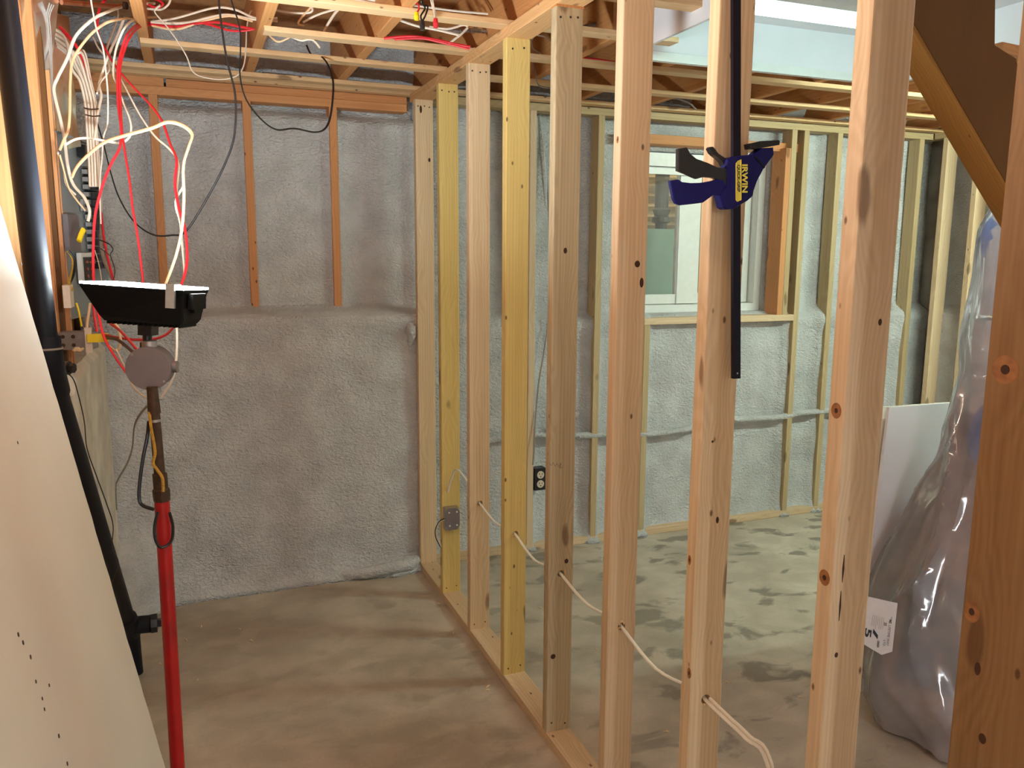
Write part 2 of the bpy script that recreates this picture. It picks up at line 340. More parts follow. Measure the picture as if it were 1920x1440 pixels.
# foam-covered back wall, left of the partition
def foam_wall(name, x0, x1, z0, z1, fy, yback, st=.02, skip=None):
    bm = bmesh.new(); nx = max(2, int((x1-x0)/st)); nz = max(2, int((z1-z0)/st)); g = {}
    for i in range(nx+1):
        for j in range(nz+1):
            x = x0+(x1-x0)*i/nx; z = z0+(z1-z0)*j/nz; g[i, j] = bm.verts.new((x, fy(x, z), z))
    for i in range(nx):
        for j in range(nz):
            if skip and skip(x0+(x1-x0)*(i+.5)/nx, z0+(z1-z0)*(j+.5)/nz): continue
            bm.faces.new((g[i, j], g[i+1, j], g[i+1, j+1], g[i, j+1]))
    ext = bmesh.ops.extrude_edge_only(bm, edges=[e for e in bm.edges if e.is_boundary])
    for v in [q for q in ext['geom'] if isinstance(q, bmesh.types.BMVert)]: v.co.y = yback
    for v in [q for q in bm.verts if not q.link_faces]: bm.verts.remove(v)
    me = D.meshes.new(name); bmesh.ops.recalc_face_normals(bm, faces=bm.faces); bm.to_mesh(me); bm.free()
    for p in me.polygons: p.use_smooth = True
    me.materials.append(M['foam']); o = D.objects.new(name, me); COL.objects.link(o); return o
def sst(a, b, x): t = min(1, max(0, (x-a)/(b-a))); return t*t*(3-2*t)
STUDL = (-1.157, -.759, -.363)
def fy_left(x, z):
    lo = .004 + .016*fbm(x, z, 2.2) + .006*fbm(x, z, 9) + .006*math.sin(z*17+fbm(x, z, 1.5)*3)
    lo -= .05*math.exp(-z/.035) + .014*math.exp(-((z-1.30)/.05)**2)*(1+fbm(x, 0, 4))
    lo -= .26*math.exp(-((x+1.43)/.15)**2)*(1-sst(.10, .42, z)) + .02*math.exp(-((x+1.40)/.05)**2)
    lo -= .05*math.exp(-((x+.13)/.13)**2-((z-.02)/.035)**2)
    up = .150 + .012*fbm(x, z, 3) + .004*fbm(x, z, 10)
    for s in STUDL:
        up -= .022*math.exp(-((abs(x-s)-.02)/.022)**2)
    up -= .03*sst(-.03, .02, x) + .03*(1-sst(-1.36, -1.28, x)) - .075*sst(2.27, 2.315, z)
    k = sst(1.335+.010*fbm(x, 0, 6), 1.385+.008*fbm(x, 1, 7), z)
    return lo*(1-k)+up*k
wl = foam_wall('wall_back', -1.50, .045, 0, 2.40, fy_left, .30); struct(wl)
# rim area above the plates, sprayed as well
def fy_rim(x, z):
    d = min(abs((x-(-1.157+.4055*k))) for k in range(13))
    return .17+.06*math.exp(-((z-2.42)/.05)**2)-.05*math.exp(-(d/.06)**2)+.03*fbm(x, z, 5)+.01*fbm(x, z, 14)
rim = foam_wall('wall_rim', -1.5, 3.6, 2.40, ZJ, fy_rim, .33, .025); struct(rim)
# right room
STR = (.640, 1.033, 1.350, 2.392, 2.644, 3.02, 3.30)
WIN = (1.34, 2.245, 1.300, 2.225)
def fy_right(x, z):
    lo = .088 + .016*fbm(x, z, 2.6) + .008*fbm(x, z, 8) - .05*math.exp(-z/.05)
    up = .165 + .012*fbm(x, z, 3)
    for s in STR: 
        a = abs(x-s); lo -= .045*math.exp(-((a-.02)/.03)**2)*(1 if a > .0 else 1); up -= .05*math.exp(-((a-.02)/.028)**2)
    lo -= .014*math.exp(-((z-1.24)/.04)**2)
    k = sst(1.27+.02*fbm(x, 2, 5), 1.34+.02*fbm(x, 3, 5), z)
    return lo*(1-k)+up*k
wr = foam_wall('wall_back_right', .045, 3.55, 0, 2.40, fy_right, .33, .022, skip=lambda x, z: WIN[0] < x < WIN[1] and WIN[2] < z < WIN[3]); struct(wr)
o = MB().box((-1.62, .34, -.1), (1.33, .4, 2.66)).box((2.25, .34, -.1), (3.75, .4, 2.66)).box((1.33, .34, -.1), (2.25, .4, 1.28)).box((1.33, .34, 2.24), (2.25, .4, 2.66)).build('wall_back_outer', 'concrete'); struct(o)
# left wall: concrete curb with framing on it
def conc():
    bm = bmesh.new(); mb = MB(); mb.bm = bm; rings = []
    ny = 26
    for i in range(ny+1):
        y = -1.14+(1.26)*i/ny; e = .018*noise.noise(Vector((y*9, 0, 1)))+.010*noise.noise(Vector((y*31, 4, 1)))
        ch = .02+.02*abs(noise.noise(Vector((y*6, 8, 2))))
        if y < -1.0: ch += .03
        xf = -1.41+.004*noise.noise(Vector((y*5, 1, 7)))
        rings.append([Vector(p) for p in ((-1.60, y, 0), (xf, y, 0), (xf, y, .6), (xf, y, 1.243-ch), (xf-ch*.9+e*.3, y, 1.245+e*.2), (-1.60, y, 1.245))])
    mb.loft(rings); return mb
cw = conc().build('wall_left', 'concrete', smooth=False); struct(cw)
o = MB().box((-1.62, -6.6, 0), (-1.56, .34, 2.66)).build('wall_left_outer', 'osb'); struct(o)
o = MB().box((-1.56, -6.6, 0), (-1.41, -1.5, 1.245)).build('wall_left_curb', 'concrete'); struct(o)
# right wall sheathing foam
def right_wall():
    bm = bmesh.new(); mb = MB(); mb.bm = bm; g = {}
    ny, nz = 150, 110; ys = [-.334, -.483, -.90, -1.30, -1.71, -2.12]
    for i in range(ny+1):
        for j in range(nz+1):
            y = -6.6+6.6*i/ny; z = 2.40*j/nz; lo = 3.46; up = 3.545
            k = sst(1.26+.02*fbm(y, 2, 5), 1.34, z); x = lo*(1-k)+up*k + .012*fbm(y, z, 4)
            g[i, j] = bm.verts.new((x, y, z))
    for i in range(ny):
        for j in range(nz): bm.faces.new((g[i, j], g[i+1, j], g[i+1, j+1], g[i, j+1]))
    r = bmesh.ops.extrude_edge_only(bm, edges=[e for e in bm.edges if e.is_boundary])
    for v in [q for q in r['geom'] if isinstance(q, bmesh.types.BMVert)]: v.co.x = 3.70
    return mb
rw = right_wall().build('wall_right', 'foam', smooth=True); struct(rw)
# foam blob of overspray at the foot of the back wall
o = MB().box((3.70, -6.6, 0), (3.75, .34, 2.66)).build('wall_right_outer', 'concrete'); struct(o)

# ------------------------------------------------------------------ partition studs
YS = [-.0405, -.4418, -.8544, -1.2613, -1.6692, -2.0789, -2.487, -2.9056]
smat = ['pine_white', 'pine_yellow', 'pine_white', 'pine_yellow', 'pine_grey', 'pine', 'pine_white', 'pine']
slab = ['pale partition stud standing tight against the foam wall in the back corner',
        'yellow partition stud carrying the small steel junction box',
        'whitish cracked stud just in front of the stud with the steel box',
        'yellow partition stud without any box, fourth from the foam wall',
        'grey-green weathered stud with saw marks and a thin shim under the top plate',
        'beige stud between the grey-green weathered stud and the stud with the bar clamp',
        'pale stud with the blue bar clamp hanging in front of it',
        'stud with wavy grain and a round knot on its orange edge, right of the clamp']
nails = {0: 3, 1: 3, 2: 3, 3: 2, 4: 3, 5: 2}
GS = 'studs of the open partition'
for i, y in enumerate(YS):
    yc = y+.019; hz = .60-.038
    hl = [(hz, .0, .012)] if i >= 2 else []
    # board local x -> world +x, local y -> world +y
    s = board('wall_stud', (.0445, yc, .038), (.0445, yc, ZT-(.006 if i == 4 else .0)), .089, .038, (1, 0, 0), smat[i], .0035, holes=hl)
    tag(s, slab[i], 'stud', GS)
    for k in range(nails.get(i, 0)):
        nx = (-.030, .002, .026)[k] if nails[i] == 3 else (-.022, .020)[k]
        zt = ZT-.038-.028-random.random()*.008
        n = MB().cyl((nx, -.0202, zt), (nx, -.0185, zt), .0034, 10).build('nail_head', 'ink', s)
    for k in range(2 if 1 <= i <= 5 else 0):
        nx = (-.026, .024)[k]; zt = .022+random.random()*.012
        MB().cyl((nx, -.0202, zt), (nx, -.0185, zt), .003, 10).build('nail_head', 'ink', s)
s = board('wall_stud', (.019, -3.235, .0), (.019, -3.235, ZT), .038, .140, (1, 0, 0), 'stringer', .004)
s.data.materials[0] = M['brown_stud']
tag(s, 'broad brown upright with dark knots at the right edge of the picture', 'stud')
bp = board('bottom_plate', (.0445, .0, .019), (.0445, -3.31, .019), .089, .038, (1, 0, 0), 'pine', .003)
tag(bp, 'pale two-by-four bottom plate on the concrete floor under the partition studs', 'plate')
tp = board('top_plate', (.0445, .06, ZT+.019), (.0445, -3.6, ZT+.019), .089, .038, (1, 0, 0), 'pine_side', .003)
tag(tp, 'top plate of the partition, running from the foam wall toward the ceiling over the studs', 'plate')
sh = MB().box((.000, -1.672, ZT-.006), (.089, -1.628, ZT)).build('wood_shim', 'joist'); tag(sh, 'thin wooden shim between the grey-green stud and the top plate', 'shim')
# the hole of the last visible cable run etc. have splinters
for i, y in enumerate(YS):
    if 2 <= i <= 6:
        mb = MB()
        for k in range(5):
            a = random.random()*2*PI; p = Vector((.0445+.013*math.cos(a), y-.001, .60+.013*math.sin(a)))
            q = p+Vector((random.uniform(-.006, .006), -random.uniform(.004, .012), random.uniform(-.008, .008)))
            mb.tube([p, (p+q)/2+Vector((.002, 0, .002)), q], [.0025, .002, .0008], 5)
        s = mb.build('wood_splinters', 'shaving'); tag(s, 'curled splinters round the cable hole of the %s stud' % ('whitish cracked', 'fourth, yellow', 'grey-green', 'beige', 'bar clamp')[i-2], 'splinters', 'splinters at the cable holes')

# ------------------------------------------------------------------ back-left pony wall framing
for i, x in enumerate(STUDL):
    s = board('pony_wall_stud', (x, .165, 1.37), (x, .165, 2.33), .038, .089, (1, 0, 0), 'old', .003)
    tag(s, ('orange stud bedded in foam, nearest the electrical panel, behind the red wires', 'middle orange stud bedded in the foam wall, under the looped black cord', 'orange stud bedded in the foam wall, nearest the partition')[i], 'stud', 'orange studs bedded in the foam')
s = board('pony_wall_plate', (-1.48, .165, 2.349), (.0, .165, 2.349), .089, .038, (0, 1, 0), 'old'); tag(s, 'long lower orange top plate above the foam wall of the left room', 'plate')
s = board('pony_wall_plate', (-1.48, .165, 2.387), (-1.108, .165, 2.387), .089, .038, (0, 1, 0), 'old'); tag(s, 'short upper orange plate behind the wires, left of the dark gap', 'plate')
s = board('pony_wall_plate', (-1.098, .165, 2.385), (.0, .165, 2.385), .089, .034, (0, 1, 0), 'old'); tag(s, 'long upper orange plate, right of the dark gap, against the foam', 'plate')

# ------------------------------------------------------------------ ceiling: joists and strapping
for k in range(12):
    x = -1.157+.4055*k; y1 = -6.55
    if abs(x-.87) < .0: pass
    near = y1
    if .40 < x < 1.80: near = -1.186      # cut back behind the light box
    j = board('floor_joist', (x, near, ZS+.1175), (x, .17, ZS+.1175), .038, .235, (1, 0, 0), 'joist', .003)
    nm = ['over the electrical panel', 'above the looped black cord', 'left of the partition', 'right above the partition'][k] if k < 4 else None
    tag(j, 'orange floor joist %s' % (nm if nm else ('over the right room, %s' % ['first after the partition', 'second after the partition', 'third, behind the light box', 'fourth, behind the light box', 'fifth, at the light box edge', 'sixth, beyond the light box', 'seventh, near the far wall', 'eighth, last at the far right wall'][k-4])), 'joist', 'floor joists')
sl = [(-1.46, .02, .085, 'against the orange plates'), (-1.46, .02, -.050, 'second from the foam wall, behind the wires'), (-1.17, .02, -.4925, 'ending at the leftmost joist'), (-.757, .02, -.842, 'with a notch near its left end'), (-.86, .06, -1.252, 'nearest, broken off short above the red wire nut')]
for x0, x1, yc, d in sl:
    s = board('ceiling_strapping', (x0, yc, ZP+.0095), (x1, yc+.02, ZP+.0095), .064, .019, (0, 1, 0), 'strap', .002); tag(s, 'pale strapping board over the left room, %s' % d, 'strapping', 'ceiling strapping')
for x0, x1, yc, d in [(.02, 3.5, -.03, 'nearest the far foam wall'), (.02, 3.5, -.40, 'second from the far foam wall'), (.02, 3.5, -.83, 'third, just beyond the light box'), (.04, .66, -1.26, 'short piece beside the light box'), (.04, .66, -1.66, 'short piece near the pink drywall')]:
    s = board('ceiling_strapping', (x0, yc, ZP+.0095), (x1, yc, ZP+.0095), .064, .019, (0, 1, 0), 'strap', .002); tag(s, 'strapping board across the right room ceiling, %s' % d, 'strapping', 'ceiling strapping')

mb = MB(); mb.tube([Vector((-.40, -.02, .03)), Vector((-.30, -.055, .035)), Vector((-.15, -.06, .045)), Vector((-.05, -.05, .05)), Vector((-.012, -.03, .06))], [.012, .03, .034, .036, .02], 10)
for v in mb.bm.verts: v.co += Vector((0, .006*noise.noise(v.co*25), .006*noise.noise(v.co*31))); v.co.z = max(.001, v.co.z)
o = mb.build('foam_ridge', 'foam', smooth=True); tag(o, 'ridge of foam lying on the floor in the corner by the partition', 'foam')
mb = MB(); mb.tube([Vector((-.035, -.0, 1.30)), Vector((-.03, -.015, 1.27)), Vector((-.022, -.012, 1.23)), Vector((-.03, -.0, 1.18))], [.008, .028, .024, .008], 10)
for v in mb.bm.verts: v.co += v.co.normalized()*.008*noise.noise(v.co*60)
o = mb.build('foam_lump', 'foam', smooth=True); tag(o, 'knobbly lump of foam where the ledge meets the partition corner', 'foam')

# ------------------------------------------------------------------ right room framing
GR = 'studs of the far right-room wall'
rl = ['pinkish stud of the far wall beside the black outlet box', 'stud of the far wall with a big knot, left of the window', 'stud of the far wall hard left of the window under the sill', None, 'stud of the far wall right of the window, past the sill end', 'narrow far-wall stud, second to the right of the window', 'stud of the far wall just left of the corner', 'last stud of the far wall in the far right corner']
for i, x in enumerate(STR):
    s = board('far_wall_stud', (x, YB+.0445, .038), (x, YB+.0445, ZT if i != 2 else 1.245), .038, .089, (1, 0, 0), 'oldR' if i not in (0,) else 'pine', .003)
    tag(s, rl[i] if i < 3 else rl[i+1], 'stud', GR)
s = board('far_wall_stud', (2.245+.019, YB+.06, 1.283), (2.245+.019, YB+.06, 2.26), .038, .12, (1, 0, 0), 'old', .003); tag(s, 'brown jack stud at the right edge of the window', 'stud', GR)
s = board('far_wall_stud', (2.245+.058, YB+.0445, 1.283), (2.245+.058, YB+.0445, ZT), .038, .089, (1, 0, 0), 'oldR', .003); tag(s, 'lighter king stud doubled against the brown jack stud of the window', 'stud', GR)
s = board('window_sill_board', (1.33, YB+.06, 1.264), (2.373, YB+.06, 1.264), .12, .038, (0, 1, 0), 'pine', .003); tag(s, 'flat lumber sill under the basement window', 'sill')
s = board('window_header', (1.20, YB+.10, 2.27), (2.373, YB+.10, 2.27), .10, .05, (0, 1, 0), 'old', .003); tag(s, 'orange lumber header over the basement window', 'header')
s = board('far_wall_bottom_plate', (.09, YB+.0445, .019), (3.55, YB+.0445, .019), .089, .038, (0, 1, 0), 'pine', .003); tag(s, 'long bottom plate on the floor along the far foam wall of the right room', 'plate')
s = board('far_wall_top_plate', (.09, YB+.0445, ZT+.019), (3.45, YB+.0445, ZT+.019), .089, .038, (0, 1, 0), 'oldR', .003); tag(s, 'top plate along the far foam wall of the right room', 'plate')
s = board('side_wall_top_plate', (3.425, .0, ZT+.019), (3.425, -6, ZT+.019), .089, .038, (1, 0, 0), 'oldR', .003); tag(s, 'top plate of the right-hand side wall, running toward the stair', 'plate')
s = board('side_wall_bottom_plate', (3.425, .0, .019), (3.425, -6, .019), .089, .038, (1, 0, 0), 'oldR', .003); tag(s, 'bottom plate of the right-hand side wall', 'plate')
for i, y in enumerate((-.085, -.315, -.465, -.86, -1.27, -1.68, -2.08)):
    s = board('side_wall_stud', (3.425, y, .038), (3.425, y, ZT), .089, .038, (1, 0, 0), 'pine_white' if i < 3 else 'oldR', .003)
    tag(s, ('whitish stud of the side wall standing in the far corner', 'narrow whitish stud of the side wall, second from the corner', 'third side-wall stud from the corner, left of the blue bundle', 'side-wall stud behind the blue plastic bundle', 'side-wall stud hidden behind the nearest brown upright', 'side-wall stud further along behind the bundle', 'side-wall stud furthest along toward the stair')[i], 'stud', 'studs of the right side wall')
#@@PART2
# ------------------------------------------------------------------ lamps of the place, plus added fill lamps out of view
M['tube'] = emit('fluorescent_tube_glow', (.68, 1.0, .92), 7)
M['added_tube_right'] = emit('added_greenish_tube_glow', (.80, 1.0, .83), 300)
M['added_tube_rear'] = emit('added_neutral_tube_glow', (.93, .98, 1.0), 275)
M['added_bulb_warm'] = emit('added_warm_bulb_glow', (1.0, .75, .58), 250)
M['lampglass'] = emit('led_diffuser', (.86, .97, 1.0), 300)
# light box in the right-room ceiling
bx0, bx1, by1, by0, bz = .50, 1.76, -1.20, -3.6, 2.36
o = MB().box((bx0-.012, by0, bz), (bx0, by1+.012, 2.655)).build('trim_1', 'drywall_back'); struct(o)
o = MB().box((bx0-.012, by1, bz), (bx1+.012, by1+.012, 2.655)).build('trim_2', 'drywall_back'); struct(o)
o = MB().box((bx1, by0, bz), (bx1+.012, by1, 2.655)).build('trim_3', 'drywall_back'); struct(o)
o = MB().box((bx0, by0, 2.535), (bx1, by1, 2.547)).build('ceiling_2', 'drywall_back'); struct(o)
mb = MB()
mb.box((bx0-.016, by1-.003, bz-.004), (bx1+.016, by1+.018, bz)); mb.box((bx0-.016, by1-.004, bz-.004), (bx1+.016, by1-.001, bz+.028)); mb.box((bx1-.004, by0, bz-.004), (bx1+.018, by1, bz))
o = mb.build('corner_bead', 'white'); tag(o, 'white metal corner bead along the lower lip of the ceiling light box', 'bead')
# bare bulb added out of view to warm and brighten the left room
def added_bulb(x, y, mat, label):
    bl = empty('added_ceiling_bulb', (x, y, ZS)); tag(bl, label, 'light')
    MB().box((-.08, -.3, .0), (.08, .3, .012)).build('mounting_board', 'strap', bl)
    mb = MB(); mb.loft([[Vector((r*math.cos(a*PI/10), r*math.sin(a*PI/10), z)) for a in range(20)] for r, z in ((.055, 0), (.055, -.02), (.03, -.045), (.022, -.06))]); mb.build('lamp_holder', 'white', bl, True)
    mb = MB(); mb.loft([[Vector((r*math.cos(a*PI/10), r*math.sin(a*PI/10), z)) for a in range(20)] for r, z in ((.014, -.055), (.018, -.075), (.03, -.095), (.034, -.115), (.03, -.135), (.015, -.15))]); mb.build('bulb', mat, bl, True)
added_bulb(-.72, -2.70, 'added_bulb_warm', 'added warm fill bulb in a porcelain holder, out of view over the leaning drywall')
def strip_light(x, y, z, label, tube='tube', rz=0):
    fx = empty('fluorescent_light', (x, y, z), rz); tag(fx, label, 'light')
    MB().prism([(-.055, 0), (.055, 0), (.055, -.02), (.04, -.035), (-.04, -.035), (-.055, -.02)], -.62, .62, Matrix(((0, 0, 1, 0), (1, 0, 0, 0), (0, 1, 0, 0), (0, 0, 0, 1)))).build('housing', 'white', fx)
    MB().cyl((-.585, 0, -.060), (.585, 0, -.060), .016, 20).build('tube', tube, fx, True)
    for sx in (-1, 1): MB().box((sx*.60-.012, -.02, -.08), (sx*.60+.012, .02, -.03)).build('lamp_holder', 'white', fx)
strip_light(1.12, -1.52, 2.535, 'long fluorescent strip light glowing in the ceiling light box')
strip_light(2.75, -1.95, ZS, 'added fluorescent fill strip on the joists of the right room, outside the picture', 'added_tube_right')  # extra strip, out of view, added to brighten the right room
strip_light(-.25, -5.8, ZS, 'added neutral fluorescent fill strip on the joists, unseen behind the viewer', 'added_tube_rear', PI/2)  # unseen strip added behind the camera for more overall brightness

# ------------------------------------------------------------------ work light on a red pipe stand
pt = Vector(on(303, 930, 1, -1.93)); pb = Vector(on(333, 1440, 1, -1.93)); d = (pb-pt); base = pt + d*(pt.z/(pt.z-pb.z))
ws = empty('work_light_stand', base); tag(ws, 'red pipe stand with rusty upper pipe, standing at the left between drywall and foam wall', 'light stand')
def W(p): return Vector(p)-base
top = Vector(on(286, 735, 1, -1.93))
MB().tube([W(base+Vector((0, 0, .01))), W(pt)], .0172, 20).build('red_tube', 'redpaint', ws, True)
ax = (top-pt).normalized(); j1 = pt+ax*.0
mb = MB(); mb.tube([W(pt-ax*.012), W(pt+ax*.004), W(pt+ax*.016), W(pt+ax*.02)], [.0185, .0195, .0195, .0165], 8); mb.tube([W(pt+ax*.02), W(pt+ax*.055), W(pt+ax*.056)], [.0165, .0165, .013], 20)
mb.build('coupling', 'iron', ws)
MB().tube([W(pt+ax*.03), W(top+ax*.012)], .0125, 18).build('iron_pipe', 'iron', ws, True)
q = pt+(top-pt)*.72
MB().tube([W(q), W(q+ax*.006)], .0138, 18).build('steel_band', 'zinc', ws, True)
MB().tube([W(q+ax*.02), W(top-ax*.002)], [.0145, .0125], 18).build('upper_sleeve', 'iron', ws, True)
mb = MB()      # flanged foot
mb.tube([W(base), W(base+Vector((0, 0, .012)))], .09, 24); mb.tube([W(base+Vector((0, 0, .012))), W(base+Vector((0, 0, .05)))], [.03, .024], 20); mb.build('foot_flange', 'iron', ws, True)
mb = MB(); rp = [W(at(*p)) for p in ((280, 772, 1.90), (283, 800, 1.89), (288, 828, 1.89), (291, 850, 1.885), (287, 868, 1.885), (294, 880, 1.885), (304, 895, 1.885), (306, 912, 1.885), (306, 922, 1.885))]
mb.tube(smooth_path(rp, 4), .0035, 7); mb.build('yellow_rope', 'rope', ws, True)
mb = MB(); mb.tube(smooth_path([W(at(*p)) for p in ((279, 790, 1.92), (276, 820, 1.91), (268, 860, 1.905), (262, 905, 1.905), (261, 935, 1.905), (268, 948, 1.905), (288, 955, 1.90))], 5), .0042, 8)
mb.build('black_lead', 'black', ws, True)
mb = MB(); mb.tube(smooth_path([W(at(*p)) for p in ((318, 962, 1.93), (324, 985, 1.95), (323, 1010, 1.95), (314, 1022, 1.94), (300, 1026, 1.92), (291, 1010, 1.91), (290, 985, 1.91), (296, 960, 1.91))], 5), .0035, 8)
mb.build('hanging_loop', 'black', ws, True)
# junction box
jc = at(278, 691, 1.90); nrm = Vector((-.24, -.965, -.04)).normalized()
jb = empty('round_junction_box', jc); tag(jb, 'round grey metal junction box on the pipe stand, below the black work light', 'junction box')
def disc(r0, r1, o0, o1, n=40): return MB().tube([nrm*o0, nrm*o1], [r0, r1], n)
disc(.0505, .0505, -.040, .0).build('box_body', 'boxgrey', jb, True)
disc(.0515, .0505, .0, .0035).build('cover_plate', 'boxgrey', jb, True)
sx_ = nrm.cross(Vector((0, 0, 1))).normalized()*-1; up_ = Vector((0, 0, 1))
if sx_.dot(Rt) < 0: sx_ = -sx_
for a, b in ((-.033, .034), (.035, -.030)):
    c = sx_*a+up_*b; MB().tube([c+nrm*.003, c+nrm*.006], .0032, 12).build('cover_screw', 'zinc', jb, True)
MB().tube([Vector((0, 0, .048))-nrm*.02, Vector((0, 0, .062))-nrm*.02], .017, 18).build('hub', 'zinc', jb, True)
MB().tube([Vector((.005, 0, -.062))-nrm*.02, Vector((.003, 0, -.046))-nrm*.02], .0155, 18).build('hub', 'zinc', jb, True)
MB().tube([sx_*.046-nrm*.02, sx_*.060-nrm*.02], .014, 14).build('side_hub', 'boxgrey', jb, True)
# flood head: body in its own frame, x along the picture's right, y away from the viewer
hc = at(277, 571, 1.92)
wl_ = empty('work_light', hc); tag(wl_, 'black finned flood work light aimed at the ceiling, cyan-white lens on top', 'work light')
wl_.rotation_euler = (math.radians(-2), math.radians(3.6), -YAW)
mb = MB()
prof = [(-.122, .042), (-.116, .028), (-.088, -.028), (-.076, -.040), (.098, -.040), (.106, -.030), (.112, .030), (.114, .042)]
mb.slab([(x, -.075 + (.02 if z < 0 else 0), z) for x, z in prof], (0, .0, 0)) if False else None
R0 = [Vector((x, -.08+(.028 if z < -.02 else .008 if z < .035 else 0), z)) for x, z in prof]; R1 = [Vector((x, .08-(.028 if z < -.02 else .008 if z < .035 else 0), z)) for x, z in prof]
mb.loft([R0, R1]); mb.build('lamp_body', 'black_metal', wl_)
mb = MB(); mb.box((-.120, -.078, .042), (.113, .078, .047)); mb.build('lens', 'lampglass', wl_)
mb = MB()
for k in range(15):
    x = -.072+k*.0118; mb.box((x, -.05, -.047), (x+.003, .05, -.038))
f = mb.build('cooling_fins', 'black_metal', wl_)
mb = MB(); mb.box((.078, -.088, .0), (.098, -.079, .052)); mb.box((.078, -.088, .050), (.098, -.05, .054)); mb.build('front_clip', 'zinc', wl_)
mb = MB(); mb.box((.114, -.05, -.002), (.126, .03, .034)); mb.box((.108, -.015, -.012), (.116, .015, .03)); mb.build('yoke_end', 'black_metal', wl_)
mb = MB(); mb.box((-.014, -.02, -.072), (.018, .02, -.038)); mb.tube([(0, 0, -.072), (0, 0, -.103)], .0105, 14); mb.tube([(.0, 0, -.09), (.0, 0, -.103)], .017, 8); mb.build('neck', 'black', wl_)

# ------------------------------------------------------------------ leaning drywall offcut in the left foreground
e0 = Vector(on(345.0, 1560, 1, -2.2)); e0 = Vector(on(310, 1440, 1, -2.2)); e1 = Vector(on(0, 385, 1, -2.2)); dd = (e1-e0)/(e1.z-e0.z)
zt = 2.02; b0 = e0-dd*e0.z; tp_ = e0+dd*(zt-e0.z)
nx = Vector((dd.z, 0, -dd.x)).normalized()         # face normal toward the room
rings = []; N = 60
for k in range(N+1):
    z = zt*k/N; p = b0+dd*z; j = .006*noise.noise(Vector((z*22, 0, 0)))+.003*noise.noise(Vector((z*80, 3, 0)))
    rings.append((p, j))
mb = MB(); mb.loft([[p+Vector((0, j, 0)), p+Vector((0, j+.002, 0))-nx*.0127, Vector((p.x, -4.3, p.z))-nx*.0127, Vector((p.x, -4.3, p.z))] for p, j in rings])
sheet = mb.build('drywall_sheet', 'drywall'); tag(sheet, 'cream drywall offcut with torn edge leaning at the left foreground', 'drywall')
mb = MB(); 
for k in range(N):
    p, j = rings[k]; p2, j2 = rings[k+1]
    a = p+Vector((0, j+.0005, 0)); a2 = p2+Vector((0, j2+.0005, 0)); f1 = .002+.002*random.random()
    mb.loft([[a-nx*.0005, a+Vector((0, f1+.001, 0))-nx*.006, a-nx*.0122], [a2-nx*.0005, a2+Vector((0, f1, 0))-nx*.006, a2-nx*.0122]])
mb.build('torn_edge', 'gypsum', sheet)
for uv in ((34, 1190), (43, 1205), (57, 1232), (67, 1278), (92, 1285), (79, 1310), (83, 1330), (33, 830), (40, 495), (110, 1380), (126, 1432)):
    dct = ray(*uv); t = (b0-CAM).dot(nx)/dct.dot(nx); p = CAM+dct*t
    MB().tube([p-nx*.0005, p+nx*.0006], .0022+random.random()*.001, 8).build('dent', 'iron', sheet)

# ------------------------------------------------------------------ black drain pipe
PX, PY = -1.35, -1.93
dp = empty('drain_pipe', (PX, PY, 0)); tag(dp, 'black plastic drain pipe, upright above and slanting down to the floor at the left', 'pipe')
A = Vector(on(87, 655, 1, PY)); B = Vector(on(31, 200, 1, PY)); dA = (A-B).normalized()
def Q(p): return Vector(p)-Vector((PX, PY, 0))
topz = A - dA*((2.6-A.z)/-dA.z)*-1 if False else A + (B-A)*((2.62-A.z)/(B.z-A.z))
MB().tube([Q(A), Q(topz)], .0262, 24).build('upright_pipe', 'abs', dp, True)
A2 = A+Vector((.0, .01, -.05)); C1 = Vector((-1.325, -.80, .27)); L = Vector(on(255, 1262, 2, .0))
MB().tube([Q(A+Vector((0, 0, .03))), Q(A+Vector((0, 0, .005))), Q(A), Q(A2), Q(A2+(C1-A2)*.05)], [.031, .031, .033, .033, .031], 24).build('coupling', 'abs', dp, True)
MB().tube([Q(A), Q(A+Vector((0, 0, .004)))], .0335, 24).build('seam_ring', 'greywire', dp, True)
MB().tube([Q(A2), Q(C1)], .0262, 24).build('slanted_pipe', 'abs', dp, True)
u_ = (C1-A2).normalized()
mb = MB(); mb.tube([Q(C1-u_*.05), Q(C1-u_*.02), Q(C1+u_*.07), Q(C1+u_*.10)], [.034, .036, .036, .034], 20)
mb.tube([Q(C1+u_*.03), Q(C1+u_*.03+Vector((.075, -.01, .0)))], .033, 20); mb.build('cleanout_tee', 'abs', dp, True)
e = C1+u_*.03+Vector((.075, -.01, 0))
mb = MB(); mb.tube([Q(e), Q(e+Vector((.022, 0, 0)))], .037, 8); mb.box(tuple(Q(e)+Vector((.022, -.012, -.012))), tuple(Q(e)+Vector((.044, .012, .012)))); mb.build('cleanout_plug', 'black', dp)
MB().tube([Q(C1+u_*.09), Q((-1.325, C1.y+u_.y*.16, .10)), Q((-1.325, C1.y+u_.y*.16+.02, 0))], [.03, .028, .028], 20).build('floor_stub', 'abs', dp, True)
ra = at(105, 690, 2.12)
mb = MB(); mb.tube([Q(ra), Q(ra+Rt*.035)], .018, 14); mb.tube([Q(ra+Rt*.03), Q(ra+Rt*.048)], .013, 6); mb.build('side_fitting', 'black', dp, True)
wire([(110, 700), (125, 700), (138, 712), (148, 745), (158, 790), (163, 840), (180, 890), (200, 945), (212, 985), (210, 1030), (222, 1055), (208, 1100), (210, 1125)], 2.13, 2.62, .0022, 'black', 'thin black lead hanging from the drain pipe fitting over the concrete', name='black_lead', cat='cable')

